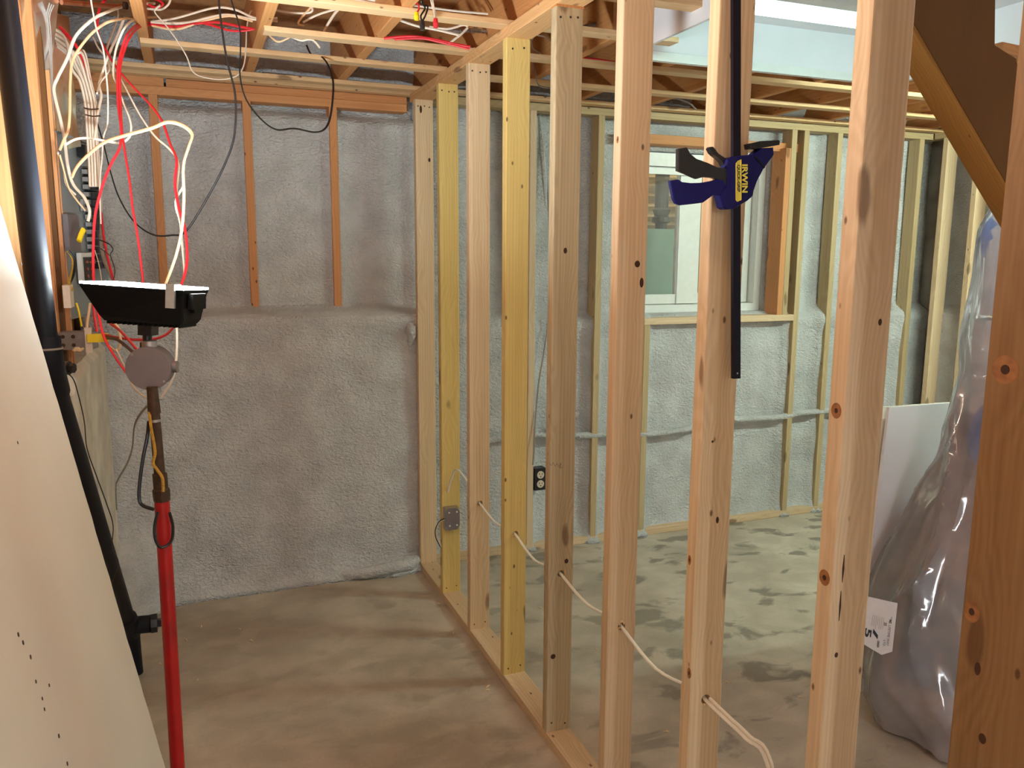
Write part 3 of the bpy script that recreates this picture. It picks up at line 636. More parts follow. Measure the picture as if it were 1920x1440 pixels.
# ------------------------------------------------------------------ left framing, film, panel
s = board('wall_stud', (-1.485, -1.04, 1.245), (-1.485, -1.04, 2.40), .089, .04, (1, 0, 0), 'old', .003); tag(s, 'bright orange upright beside the black drain pipe, standing on the concrete curb', 'stud')
s = board('wall_stud', (-1.50, -1.55, 1.245), (-1.50, -1.55, 2.40), .14, .04, (1, 0, 0), 'brown_stud', .003); tag(s, 'orange upright at the left edge of the picture, behind the black pipe', 'stud')
s = board('wall_sheathing', (-1.475, -.98, 1.25), (-1.475, -.98, 2.36), .09, .03, (1, 0, 0), 'stringer', .002); tag(s, 'dark brown board edge tight behind the orange upright', 'board')
for k, (yy, xx) in enumerate(((-.955, -1.435), (-.93, -1.452), (-.905, -1.435))):
    s = board('board_edge', (xx, yy, 1.25), (xx, yy, 2.2), .03, .012, (1, 0, 0), ('old', 'pine_side', 'old')[k], .001); tag(s, 'thin brown board on edge in the stack left of the electrical panel', 'board', 'thin boards left of the panel')
s = board('panel_backer', (-1.53, -.45, 1.26), (-1.53, -.45, 2.36), .85, .018, (0, 1, 0), 'stringer', .002); tag(s, 'brown plywood backer behind the electrical panel', 'board')
def film(name, uv, label, amp=.03, seed=0):
    """crumpled plastic film over a quad given as ((u,v,t) x4) """
    P = [at(*q) for q in uv]; bm = bmesh.new(); n = 26; g = {}
    for i in range(n+1):
        for j in range(n+1):
            a, b = i/n, j/n; p = P[0]*(1-a)*(1-b)+P[1]*a*(1-b)+P[2]*a*b+P[3]*(1-a)*b
            q = p*9+Vector((seed, seed, 0)); dn = amp*(noise.noise(q)+.5*abs(noise.noise(q*2.6)))
            g[i, j] = bm.verts.new(p - Fw*dn + Rt*(amp*.5*noise.noise(q*1.3+Vector((5, 5, 5)))))
    for i in range(n):
        for j in range(n): bm.faces.new((g[i, j], g[i+1, j], g[i+1, j+1], g[i, j+1]))
    me = D.meshes.new(name); bm.to_mesh(me); bm.free(); me.materials.append(M['film'])
    for p in me.polygons: p.use_smooth = True
    o = D.objects.new(name, me); COL.objects.link(o); tag(o, label, 'plastic film'); return o
film('plastic_film', [(38, -5, 2.40), (112, -5, 2.55), (95, 150, 2.6), (45, 105, 2.45)], 'crumpled plastic film over the top of the orange upright', .012)
film('plastic_film', [(70, 20, 2.62), (128, 30, 2.75), (150, 275, 2.8), (100, 290, 2.68)], 'torn plastic film hanging left of the white cable bundle', .016, 4)
film('plastic_film', [(98, 150, 2.66), (118, 150, 2.70), (128, 640, 2.72), (112, 640, 2.68)], 'narrow strip of plastic film along the boards left of the panel', .010, 9)
# electrical panel (open)
pa, pb_ = Vector((-1.425, -.92, 0)), Vector((-1.352, -.52, 0)); px_ = (pb_-pa).normalized(); pw = (pb_-pa).length; pn = Vector((px_.y, -px_.x, 0))
ep = empty('breaker_box', (pa+pb_)/2+Vector((0, 0, 1.42))); ep.rotation_euler = (0, 0, math.atan2(px_.y, px_.x)); tag(ep, 'open grey electrical panel with a column of black breakers on the left wall', 'electrical panel')
H = .60; hw = pw/2      # local: x along the panel, -y toward the room
mb = MB(); mb.box((-hw, .0, 0), (hw, .004, H)); 
mb.box((-hw, .0, 0), (-hw+.003, .02, H)); mb.box((hw-.003, -.02, 0), (hw, .02, H)); mb.box((-hw, -.012, -.003), (hw, .02, 0)); mb.box((-hw, -.012, H), (hw, .02, H+.003)); mb.build('enclosure', 'panel', ep)
for k in range(13):
    z = .50-k*.0275
    b = MB().box((.055, -.034, z-.012), (.135, -.004, z+.012)).build('breaker', 'black', ep)
    MB().box((.088, -.042, z-.004), (.104, -.034, z+.005)).build('breaker_switch', 'white' if k in (8, 10) else 'black', b)
mb = MB()
for k in range(14): mb.box((.025, -.024, .515-k*.026), (.046, -.006, .530-k*.026))
mb.build('neutral_bar', 'zinc', ep)
MB().box((-.01, -.014, .36), (.01, -.004, .40)).build('ground_lug', 'zinc', ep)
MB().box((-hw+.0, -.02, .22), (-.09, -.004, .34)).build('grey_cover', 'boxgrey', ep)
MB().box((-.10, -.022, .105), (.02, -.006, .215)).build('terminal_frame', 'white', ep)
mb = MB(); mb.box((-.085, -.025, .12), (.005, -.021, .20)); tb = mb.build('terminal_block', 'black', ep)
mb = MB()
for k in range(3):
    for j in range(2): mb.tube([(-.064+j*.045, -.026, .135+k*.024), (-.064+j*.045, -.030, .135+k*.024)], .006, 10)
mb.build('terminal_screws', 'copper', tb)
mb = MB(); mb.box((.0, -.03, .545), (.06, -.004, .585)); mb.build('main_lug', 'black', ep)
wire([(157, 430), (152, 440), (148, 452)], 2.62, 2.6, .010, 'yellow', 'short yellow marker on the panel', name='yellow_marker', cat='marker')
bx = at(135, 555, 2.55); o = MB().box(tuple(bx-Vector((.02, .04, .035))), tuple(bx+Vector((.0, .04, .035)))).build('terminal_strip', 'cream'); tag(o, 'small cream terminal strip under the left side of the panel', 'terminal strip')
# metal device box and yellow connector on the curb
dbp = at(150, 636, 2.62); db = empty('device_box', dbp); db.rotation_euler = (0, 0, math.radians(-8)); tag(db, 'galvanized device box lying on the concrete curb under the panel', 'device box')
MB().box((-.055, -.035, -.03), (.045, .035, .025)).build('box_body', 'zinc', db)
for a in (-.04, -.01): 
    for b in (-.015, .012): MB().tube([(a, -.035, b), (a, -.037, b)], .006, 12).build('knockout', 'iron', db)
MB().box((.025, -.041, -.04), (.045, -.036, .04)).build('ear', 'cream', db)
yc = at(184, 634, 2.6); o = MB().box(tuple(yc-Vector((.03, .014, .012))), tuple(yc+Vector((.03, .014, .014)))).build('yellow_connector', 'yellow'); tag(o, 'yellow plastic cord end lying beside the metal device box', 'connector')
mb = MB(); sp = [at(140+i*.9+6*math.sin(i*1.7), 655+3*math.cos(i*2.3), 2.55) for i in range(14)]; mb.tube(smooth_path(sp, 3), .003, 6); o = mb.build('wood_shaving', 'shaving', smooth=True); tag(o, 'curled wood shaving lying on the concrete curb', 'shaving')

# ------------------------------------------------------------------ cables of the left room
R1, R2 = .0040, .0047
W_ = wire
W_([(168, -20), (172, 10), (181, 55), (193, 90), (198, 130), (202, 175), (202, 225), (200, 238), (194, 258), (191, 300), (187, 345), (189, 420)], 2.35, 2.62, R1, 'cream', 'cream cable hanging from the ceiling down past the breakers')
W_([(290, 6, 3.0), (240, 10, 2.8), (198, 24), (172, 38), (142, 68), (126, 110), (108, 146), (101, 170), (113, 222), (121, 262), (127, 310), (137, 345), (158, 370), (168, 395), (165, 415)], 2.55, 2.6, R2, 'cream', 'white cable looping wide to the left and into the panel')
W_([(300, 34, 3.1), (262, 33, 2.9), (214, 38), (185, 52), (160, 76), (137, 112), (132, 152), (131, 210), (128, 243), (120, 262), (112, 282)], 2.6, 2.55, R1, 'tan', 'tan cable arching from the joist down to the panel corner')
W_([(205, 10), (222, 22), (212, 60), (200, 95), (205, 130), (188, 155), (182, 175)], 2.8, 2.6, R2, 'cream', 'white cable with a short hooked end hanging over the strapping')
W_([(232, 35), (222, 62), (205, 100), (194, 130), (186, 158), (190, 180), (183, 215), (178, 260)], 2.7, 2.62, R1, 'cream', 'white cable crossing behind the others toward the bundle')
W_([(300, 32, 3.1), (262, 34, 2.9), (238, 47), (222, 78), (214, 112), (213, 142), (221, 162), (231, 192), (243, 222), (246, 242), (242, 258), (227, 268), (205, 266), (180, 261), (158, 259), (140, 262), (122, 272)], 2.65, 2.5, R1, 'cream', 'white cable hanging in a low curve and turning left to the panel')
W_([(135, 332), (145, 312), (168, 288), (198, 266), (238, 253), (285, 240), (314, 229), (342, 235), (360, 252), (354, 275), (344, 312), (345, 372), (341, 430), (330, 480), (311, 532)], 2.5, 2.3, .0058, 'tan', 'thick cream cable with a wide arch over the work light')
W_([(300, 10), (290, 22), (310, 46), (332, 76), (350, 106), (360, 132), (376, 143), (412, 149), (444, 142), (457, 122), (461, 90), (463, 50), (470, 22), (485, 16)], 2.85, 3.1, R1, 'cream', 'white cable sagging in a U under the joists of the left room')
W_([(310, 44, 3.1), (266, 44, 2.9), (242, 60), (229, 90), (221, 130), (221, 190), (227, 246), (224, 278), (208, 308), (193, 345), (179, 400), (175, 460), (176, 530), (185, 590), (195, 632), (215, 668), (240, 703)], 2.7, 2.25, R2, 'red', 'long red cable running left of the work light down to the round box', flat=.7)
W_([(310, 48, 3.1), (268, 48, 2.9), (246, 66), (233, 95), (225, 130), (226, 190), (229, 246), (235, 290), (243, 340), (249, 392), (259, 450), (269, 535)], 2.72, 2.4, R2, 'red', 'straight red cable dropping behind the middle of the work light', flat=.7)
W_([(205, -10), (186, 18), (184, 62), (200, 96), (221, 130), (250, 163), (285, 200), (305, 230), (319, 270), (331, 300), (328, 345), (336, 392), (347, 430), (351, 480), (347, 512), (338, 540)], 2.75, 2.35, R2, 'red', 'red cable slanting right across the foam wall to the lamp clip', flat=.7)
W_([(175, 70), (186, 92), (210, 122), (230, 155), (262, 215), (290, 255), (318, 280), (335, 305), (333, 345), (331, 385), (337, 416), (341, 460), (346, 512)], 2.75, 2.4, R1, 'cream', 'white cable slanting right alongside the slanting red cable')
W_([(344, 350), (331, 372), (330, 390), (337, 415), (342, 455), (346, 515)], 2.5, 2.45, .0035, 'cream', 'short white cable behind the thick cream arch')
W_([(410, -25), (411, 10), (417, 60), (426, 115), (441, 178), (440, 250), (425, 300), (395, 360), (350, 432), (322, 441), (287, 440), (252, 416), (224, 372), (208, 325), (194, 270), (180, 222)], 2.6, 2.75, .0033, 'black', 'thin black cord drooping from the ceiling to the left and back up', cat='cord', name='hanging_cord')
W_([(428, -25), (436, 8), (449, 50), (451, 90), (450, 140), (461, 185), (488, 222), (518, 243), (552, 241), (592, 248), (612, 238), (621, 210), (625, 160), (619, 130), (604, 107), (584, 102), (575, 85)], 2.6, 3.35, .0040, 'black', 'black cord hanging in a wide loop in front of the foam wall', cat='cord', name='hanging_cord')
for k in range(8):
    dx = (k-3.5)*3.0; dz = .02*(k % 2)
    W_([(98+k*1.5, 52+k*5), (122+k*2.2, 72+k*5), (146+dx*1.1, 112-dx*1.5), (160+dx, 152), (170+dx, 195), (172+dx*.9, 240), (176+dx*.9, 300), (178+dx*.9, 350)], 2.66+dz, 2.62+dz, R2, 'cream', 'one of the white cables bundled side by side down to the panel', group='bundled white cables', flat=.6)
W_([(118, 60), (140, 82), (158, 115), (168, 150)], 2.66, 2.66, R2, 'red', 'short red cable on top of the white bundle')
W_([(112, 50), (134, 74), (152, 104), (165, 140)], 2.66, 2.66, R2, 'red', 'dark red cable at the upper end of the white bundle')
for (u, v) in ((171, 205), (174, 218)):
    W_([(u-14, v-3), (u, v), (u+14, v-1)], 2.60, 2.60, .0022, 'iron', 'dark tie round the white cable bundle', name='cable_tie', cat='cable tie', group='ties on the cable bundle')
# overhead runs
for pts, r, m, lb in (
    ([(283, 41), (330, 34), (400, 15), (440, 18), (476, 33), (520, 40)], R1, 'cream', 'upper white cable arching between the first two joists'),
    ([(283, 42), (345, 43), (400, 31), (430, 28), (476, 36), (520, 34)], R2, 'cream', 'double white cable between the first two joists'),
    ([(285, 48), (330, 55), (380, 40), (430, 30), (474, 40)], R1, 'tan', 'orange-tinted cable between the first two joists'),
    ([(283, 46), (330, 50), (370, 44), (410, 42), (450, 50), (478, 55)], R2, 'red', 'red cable stretched between the first two joists'),
    ([(380, 43), (405, 50), (430, 57), (455, 58), (478, 54)], R1, 'red', 'second red cable sagging below the first, by the black cords'),
    ([(276, 16), (300, 18), (312, 12), (318, 4), (320, -8)], R1, 'cream', 'white cable end curling up beside the leftmost joist'),
    ([(277, 8), (292, 14), (305, 9), (300, 2), (285, -3)], R2, 'red', 'red coil beside the leftmost joist'),
    ([(512, 18), (545, 24), (578, 24), (586, 18), (582, 12)], R1, 'cream', 'white cable with a hooked end under the second strapping board'),
    ([(568, 42), (590, 30), (612, 22), (640, 15)], R1, 'cream', 'white cable end poking up between the joists'),
    ([(605, 62), (615, 45), (628, 25), (640, 12)], R2, 'cream', 'pale flat cable end hanging between the joists'),
    ([(505, 66), (520, 78), (535, 74), (548, 66)], .0035, 'tan', 'brown wire loop under the notched strapping board'),
    ([(548, 70), (565, 76), (580, 74), (590, 78), (600, 90)], .0035, 'cream', 'white wire loop under the notched strapping board'),
    ([(720, 72), (770, 68), (815, 74), (850, 82), (882, 88)], R2, 'red', 'red cable resting over the strapping near the partition'),
    ([(740, 74), (790, 72), (830, 80), (880, 92)], R1, 'red', 'lower red cable resting over the strapping near the partition'),
    ([(640, -6), (700, 6), (760, 16), (830, 24), (905, 34)], R1, 'cream', 'first long white cable run along the nearest strapping'),
    ([(650, -10), (720, 4), (790, 12), (850, 20), (915, 26)], R1, 'cream', 'second long white cable run along the nearest strapping'),
    ([(745, 36), (780, 48), (820, 56), (862, 66)], R2, 'cream', 'white cable sagging behind the wire connectors'),
    ([(805, 50), (840, 54), (868, 47), (878, 50)], R1, 'cream', 'white cable bending up beside the flexible conduit'),
    ([(877, 52), (865, 64), (852, 74), (842, 82)], .004, 'cream', 'short white cable end slanting down by the partition'),
    ([(600, -4), (560, 40), (570, 48)], .004, 'tan', 'brown cable end between the second and third joist')):
    W_(pts, 2.95, 2.95, r, m, lb)
def nut(u, v, t, h, mat, label, wires):
    p = at(u, v, t); e = empty('wire_connector', p); tag(e, label, 'wire connector')
    MB().tube([(0, 0, 0), (0, 0, h*.5), (0, 0, h), (0, 0, h*1.02)], [.0075, .009, .0065, .003], 10).build('twist_cap', mat, e) 
    for col, pts in wires:
        MB().tube(smooth_path([Vector((0, 0, h*.9))]+[at(*q)-p for q in pts], 5), .0028, 7).build('wire', col, e, True)
nut(792, 57, 2.6, .030, 'black', 'black twist connector hanging from twisted black wires', [('black', [(789, 30, 2.6), (797, 15, 2.62), (790, 2, 2.6), (800, -20, 2.6)]), ('black', [(798, 28, 2.6), (802, 12, 2.62), (793, 8, 2.62), (790, -20, 2.6)])])
nut(817, 52, 2.6, .028, 'red', 'red twist connector hanging from twisted white wires', [('cream', [(813, 20, 2.6), (808, 0, 2.6), (806, -20, 2.6)]), ('cream', [(816, 25, 2.6), (812, 5, 2.6), (810, -20, 2.6)])])
nut(781, 38, 2.6, .024, 'yellow', 'yellow twist connector left of the black one', [('red', [(786, 15, 2.6), (780, 0, 2.6), (776, -15, 2.6)])])
def conduit(uvs, t, label):
    pts = smooth_path([at(u, v, t) for u, v in uvs], 26); rr = [.0085 if i % 2 else .0065 for i in range(len(pts))]
    o = MB().tube(pts, rr, 10).build('flexible_conduit', 'zinc', smooth=False); tag(o, label, 'conduit')
conduit([(822, 53), (850, 58), (885, 57), (935, 62)], 3.05, 'ribbed metal flexible conduit left of the partition under the ceiling')
conduit([(1080, 58), (1100, 49), (1130, 44), (1160, 48), (1200, 56)], 3.1, 'ribbed metal flexible conduit arching just right of the grey-green stud')
W_([(1002, 66), (996, 78), (1000, 92), (1012, 100), (1016, 108)], 3.3, 3.3, R1, 'cream', 'white cable loop seen between the fourth and fifth stud')
W_([(1008, 66), (1020, 68), (1030, 74), (1045, 88)], 3.3, 3.4, R1, 'cream', 'white cable end under the ceiling behind the fifth stud')
W_([(1000, 118), (1005, 140), (1010, 160), (1030, 165)], 3.6, 3.7, .004, 'greywire', 'grey cable hanging under the ceiling between fourth and fifth stud')
W_([(1098, 96), (1104, 102), (1110, 96), (1125, 88)], 3.4, 3.4, .004, 'cream', 'white cable end under the ceiling right of the fifth stud')
W_([(1085, 108), (1120, 111), (1160, 117), (1240, 124)], 3.5, 3.6, R1, 'red', 'red cable running over the right-room strapping')
W_([(1240, 188), (1262, 184), (1290, 192), (1305, 205)], 4.2, 4.2, R1, 'greywire', 'pale cable on top of the far strapping')
# cables around and under the work light
W_([(195, 633), (218, 636), (240, 652), (256, 668)], 2.58, 2.0, .0055, 'black', 'thick black cord from the yellow connector to the round box', cat='cord', name='hanging_cord')
W_([(196, 628), (225, 634), (255, 637), (288, 636), (312, 627), (326, 612), (331, 602)], 2.6, 2.15, R1, 'red', 'red cable curving under the work light')
W_([(205, 605), (225, 620), (245, 642), (262, 662)], 2.5, 2.1, R2, 'red', 'short red cable reaching the round box from the upper left')
W_([(212, 600), (222, 618), (226, 640), (220, 658), (205, 648)], 2.45, 2.5, R1, 'tan', 'tan cable loop beside the yellow connector')
W_([(218, 655), (235, 690), (248, 722), (268, 742), (282, 748)], 2.3, 2.2, .0030, 'cream', 'thin white cable passing behind the lower left of the round box')
W_([(331, 606), (332, 640), (330, 680), (322, 715), (302, 746)], 2.2, 2.2, .0030, 'cream', 'thin white cable behind the right side of the round box')
W_([(277, 760), (262, 778), (252, 800), (248, 840), (238, 870), (222, 898), (217, 915), (219, 955)], 2.3, 3.4, .0045, 'greywire', 'grey-white cable curving behind the iron pipe to the concrete')
W_([(169, 568), (166, 590), (163, 612), (165, 645)], 2.6, 2.6, R1, 'tan', 'tan cable from the panel to the metal device box')
W_([(175, 568), (177, 590), (182, 622)], 2.6, 2.6, R2, 'red', 'dark red cable below the panel')
W_([(143, 568), (148, 585), (153, 612)], 2.58, 2.6, .003, 'yellow', 'thin yellow-green wire below the panel')
W_([(127, 470), (136, 485), (136, 505), (130, 530), (137, 545)], 2.5, 2.55, .004, 'rope', 'yellow-green wire left of the terminal frame')
W_([(128, 470), (140, 488), (138, 515), (130, 532)], 2.5, 2.55, .004, 'black', 'black wire left of the terminal frame')
W_([(187, 450), (205, 458), (212, 468), (207, 478), (214, 500), (215, 515), (211, 528)], 2.68, 2.5, .0022, 'black', 'thin black wire looping right from the breakers', name='black_wire', cat='wire')
W_([(188, 466), (198, 472), (206, 480)], 2.68, 2.5, .0020, 'black', 'short black wire stub right of the breakers', name='black_wire', cat='wire')
W_([(190, 400), (194, 440), (200, 475), (210, 515), (216, 535)], 2.8, 2.6, .0050, 'red', 'dark red cable right of the breakers', flat=.8)
W_([(186, 300), (190, 400), (190, 460), (198, 495), (214, 528)], 2.85, 2.7, .0055, 'greywire', 'grey-white cable along the right edge of the panel')
W_([(178, 470), (184, 490), (189, 515), (191, 532)], 2.6, 2.5, .0022, 'cream', 'thin white wire crossing the breakers')
W_([(112, 290), (120, 320), (128, 350), (140, 370), (160, 395)], 2.5, 2.62, .0042, 'tan', 'tan cable bending into the panel from the left')
W_([(108, 285), (118, 310), (124, 345), (142, 365)], 2.5, 2.6, .0042, 'cream', 'white cable bending into the panel from the left')
for k in range(3):
    W_([(93+k*4, 5+k*2), (87+k*3, 30), (88+k*3.5, 60), (93+k*2, 100), (96+k*1.5, 180), (98+k*1.5, 300)], 2.5, 2.6, .003, 'greywire', 'thin grey-green wire down the plastic film at the far left', group='grey-green wires on the film', name='grey_wire', cat='wire')
o = MB().tube([at(115, 4, 2.55), at(222, 13, 2.75), at(228, 11, 2.76)], .008, 14).build('copper_pipe', 'copper', smooth=True); tag(o, 'short copper water pipe under the ceiling at the upper left', 'pipe')
o = MB().tube([at(232, 10, 2.74), at(238, 11, 2.74)], .012, 12).build('pipe_cap', 'iron', smooth=True); tag(o, 'dark cap on the end of the copper pipe', 'cap')

# ------------------------------------------------------------------ cable through the studs and its boxes
hx = .043; Pn = []
for i in (2, 3, 4, 5, 6):
    Pn.append(Vector((.0445, YS[i]+.019, .60)))
pts = [Vector((.03, YS[1]+.004, .53)), Vector((.035, YS[1]-.03, .60)), Vector((.043, YS[1]-.09, .665)), Vector((.045, -.66, .655))]
for i, p in enumerate(Pn):
    pts += [p+Vector((0, .02, .004)), p+Vector((0, -.024, -.002))]
    if i < 4: pts.append((p+Pn[i+1])/2+Vector((.002, 0, -.026-.01*(i % 2))))
pts += [Vector(on(1360, 1348, 1, -2.56)), Vector(on(1400, 1386, 1, -2.63)), Vector(on(1440, 1436, 1, -2.69)), Vector((.07, -2.78, .30)), Vector((.06, -2.86, .12)), Vector((.06, -2.90, .045))]
cable(pts, .0052, 'jacket', 'white cable threaded through the bored studs of the partition', k=5, flat=.7)
cable([p+Vector((.008, .0, .005)) for p in pts[-7:]], .0048, 'jacket', 'second white cable beside the first, leaving the bar clamp stud', k=5, flat=.7)
jp = Vector((.018, YS[1]-.0025, .415)); ob = empty('octagonal_box', jp); tag(ob, 'small steel junction box screwed to the second, yellow stud', 'junction box')
mb = MB(); mb.box((-.014, -.04, -.052), (.052, .0, .052)); mb.build('box_body', 'zinc', ob)
oct_ = [(-.014, -.034), (-.014, .036), (.002, .052), (.040, .052), (.054, .036), (.054, -.034), (.040, -.052), (.002, -.052)]
mb = MB(); mb.loft([[Vector((x, y, z)) for x, z in oct_] for y in (-.044, -.040)]); mb.build('cover_plate', 'boxgrey', ob)
for a, b in ((.002, .034), (.040, .034), (.005, -.030), (.040, -.030)): MB().tube([(a, -.044, b), (a, -.047, b)], .0042, 10).build('cover_screw', 'white', ob)
for k in range(2):
    MB().tube(smooth_path([Vector((-.014, -.02, .0-k*.006)), Vector((-.04, -.022, -.012-k*.004)), Vector((-.058+k*.006, -.02, -.05)), Vector((-.055+k*.008, -.02, -.09)), Vector((-.035+k*.004, -.02, -.135))], 5), .0024, 7).build('pigtail', ('black', 'cream')[k], ob, True)
# receptacle on the far wall
rp_ = Vector((.668, .012, .41)); rb = empty('wall_receptacle', rp_); tag(rb, 'black outlet box with yellowish duplex receptacle on the far wall stud', 'outlet')
MB().box((-.004, -.0, -.062), (.062, .055, .062)).build('box_body', 'black', rb)
for zc in (-.026, .026):
    f = MB().tube([(.03, -.001, zc), (.03, -.006, zc)], .021, 20).build('receptacle_face', 'yellow_ink', rb)
    f.data.materials[0] = M['cream']
    for dx, h in ((-.008, .012), (.008, .009)): MB().box((.03+dx-.0015, -.0072, zc-.0), (.03+dx+.0015, -.0058, zc+h)).build('slot', 'black', f)
    MB().tube([(.03, -.006, zc-.009), (.03, -.0073, zc-.009)], .0035, 8).build('slot', 'black', f)
wire([(1015, 240), (1022, 300), (1027, 360), (1030, 420), (1032, 520), (1028, 600), (1020, 660), (1010, 720), (1003, 800), (1001, 850), (999, 872)], 4.35, 4.44, .005, 'greywire', 'grey cable hanging down the far foam wall to the black outlet box')
o = MB().tube(smooth_path([Vector((.40, .05, .64)), Vector((.55, .045, .66)), Vector((.70, .04, .655)), Vector((.90, .03, .64)), Vector((1.1, .03, .625)), Vector((1.35, .03, .61)), Vector((1.62, .03, .615)), Vector((1.80, .03, .66)), Vector((2.0, .03, .655)), Vector((2.3, .03, .645)), Vector((2.5, .03, .66)), Vector((2.9, .03, .66))], 6), .017, 12)
for v in o.bm.verts: v.co += Vector((0, .004*noise.noise(v.co*30), .006*noise.noise(v.co*22)))
o = o.build('foam_covered_pipe', 'foam', smooth=True); tag(o, 'horizontal pipe coated with foam along the far wall of the right room', 'pipe')
mb = MB(); mb.tube([Vector((.74, .06, .66)), Vector((.80, -.0, .68)), Vector((.86, .05, .72)), Vector((.93, .02, .77))], [.012, .03, .02, .008], 9)
o = mb.build('foam_lump', 'foam', smooth=True); tag(o, 'ragged lump of foam on the pipe near the knotty far stud', 'foam')
def strand(u0, v0, label):
    o = MB().tube(smooth_path([at(u0, v0, 4.3), at(u0+4, v0+60, 4.32), at(u0+10, v0+130, 4.34), at(u0+12, v0+180, 4.34)], 6), [.004+.012*math.sin(PI*i/18) for i in range(19)], 8).build('foam_drip', 'foam', smooth=True); tag(o, label, 'foam')
strand(1011, 206, 'long pale drip of foam hanging from the far top plate')

# ------------------------------------------------------------------ window
x0, x1, z0, z1 = 1.335, 2.245, 1.30, 2.215
def frame(mb, a0, a1, c0, c1, w_, y0, y1):
    mb.box((a0, y0, c0), (a1, y1, c0+w_)); mb.box((a0, y0, c1-w_), (a1, y1, c1)); mb.box((a0, y0, c0+w_), (a0+w_, y1, c1-w_)); mb.box((a1-w_, y0, c0+w_), (a1, y1, c1-w_))
win = empty('window_1', ((x0+x1)/2, .22, z0)); struct(win)
def WB(mb, name, mat, par): 
    for v in mb.bm.verts: v.co -= Vector(((x0+x1)/2, .22, z0))
    return mb.build(name, mat, par)
mb = MB(); frame(mb, x0, x1, z0, z1, .045, .19, .33); WB(mb, 'window_frame', 'white', win)
mb = MB(); frame(mb, x0+.03, 1.705, z0+.05, z1-.05, .055, .215, .245); WB(mb, 'sash', 'white', win)
mb = MB(); frame(mb, 1.68, x1-.05, z0+.05, z1-.05, .06, .25, .28); WB(mb, 'sash', 'white', win)
mb = MB(); mb.box((x0+.07, .229, z0+.09), (1.66, .232, z1-.09)); WB(mb, 'pane', 'glass', win)
mb = MB(); mb.box((1.73, .264, z0+.09), (x1-.09, .267, z1-.09)); WB(mb, 'pane', 'glass', win)
mb = MB(); mb.box((1.655, .205, z0+.05), (1.80, .25, z1-.05)); mb.box((x0+.045, .18, z1-.075), (x1-.045, .20, z1-.045)); mb.box((x0+.045, .18, z1-.12), (x1-.045, .19, z1-.085)); WB(mb, 'meeting_stile', 'white', win)
# window well
mb = MB(); ring = []
for k in range(61):
    a = PI*k/60; ring.append((1.82+.62*math.cos(a), .42+.62*math.sin(a)))
rows = [[Vector((x+(x-1.82)*.03*math.sin(z*95), y+(y-.4)*.03*math.sin(z*95), z)) for x, y in ring] for z in [1.0+i*.014 for i in range(92)]]
mb.loft(rows, cap=False, closed=False); o = mb.build('window_well', 'tin', smooth=True); tag(o, 'corrugated metal window well outside the basement window', 'window well')
o = MB().box((1.0, .4, .9), (2.6, 1.3, 1.05)).build('well_gravel', 'concrete'); tag(o, 'gravel bottom of the window well', 'gravel', kind='stuff')
o = MB().box((1.52, .58, 1.05), (2.1, .60, 1.80)).build('leaning_board', 'green_board'); tag(o, 'grey-green board standing in the window well', 'board')
wx = on(1240, 400, 1, .76).x
o = MB().tube([Vector((wx, .76, z)) for z in (1.05, 1.84, 1.85, 1.88, 1.89, 1.93, 1.94, 2.4)], [.04, .04, .06, .06, .045, .06, .045, .05], 14).build('well_pipe', 'dark_pipe'); tag(o, 'dark ribbed pipe in the window well', 'pipe')

# ------------------------------------------------------------------ bar clamp
YC = -2.512
def C8(pts, y=YC): return [Vector(on(1240+a/8, 240+b/8, 1, y)) for a, b in pts]
cp = Vector(on(1385, 390, 1, YC)); bc = empty('bar_clamp', cp); tag(bc, 'dark blue quick-release bar clamp with yellow lettering, hanging on the partition stud', 'clamp')
def cpart(name, pts, y0, y1, mat, parent=bc, bev=.0015):
    P = [p-cp for p in C8(pts, y0)]; c = sum(P, Vector())/len(P)
    sh_ = lambda k, y: [Vector((c.x+(p.x-c.x)*k, y-YC, c.z+(p.z-c.z)*k)) for p in P]
    mb = MB(); mb.loft([sh_(.965, y0), sh_(1, y0+.0025), sh_(1, y1-.0025), sh_(.965, y1)]); return mb.build(name, mat, parent)
dy_ = Vector((0, .0045, 0)); ba, bb = Vector(on(1382, 0, 1, YC-.0045))-cp+dy_, Vector(on(1382, 710, 1, YC-.0045))-cp+dy_
ba2 = ba+(ba-bb)*((2.345-cp.z-ba.z)/(ba.z-bb.z))
hx_ = Vector((.0095, 0, 0)); hy = Vector((0, .0045, 0))
mb = MB(); mb.loft([[p-hx_-hy, p+hx_-hy, p+hx_+hy, p-hx_+hy] for p in (bb, ba2)]); mb.build('bar', 'bar', bc)
p_ = bb+Vector((.0, 0, .012)); MB().tube([p_+Vector((0, -.0047, 0)), p_+Vector((0, -.0055, 0))], .0022, 8).build('bar_pin', 'zinc', bc)
mb = MB(); mb.box(tuple(ba2+Vector((-.02, -.014, -.04))), tuple(ba2+Vector((.085, .014, -.012)))); mb.box(tuple(ba2+Vector((.06, -.018, -.06))), tuple(ba2+Vector((.11, .018, -.04)))); mb.build('fixed_jaw', 'blue_clamp', bc)
body = cpart('clamp_body', [(1060, 430), (1200, 410), (1400, 400), (1500, 300), (1690, 290), (1700, 390), (1540, 610), (1440, 800), (1385, 960), (1378, 1020), (1300, 1090), (1200, 1150), (1090, 1215), (980, 1220), (930, 1190), (880, 1010), (960, 900), (1000, 840), (1000, 640), (985, 560), (990, 470)], YC-.018, YC+.007, 'blue_clamp')
cpart('pistol_grip', [(140, 790), (250, 770), (300, 808), (450, 825), (600, 820), (780, 788), (860, 765), (960, 790), (1000, 900), (960, 960), (870, 1000), (780, 1010), (700, 1070), (630, 1120), (480, 1140), (300, 1158), (230, 1130), (190, 1050)], YC-.016, YC-.003, 'blue_clamp')
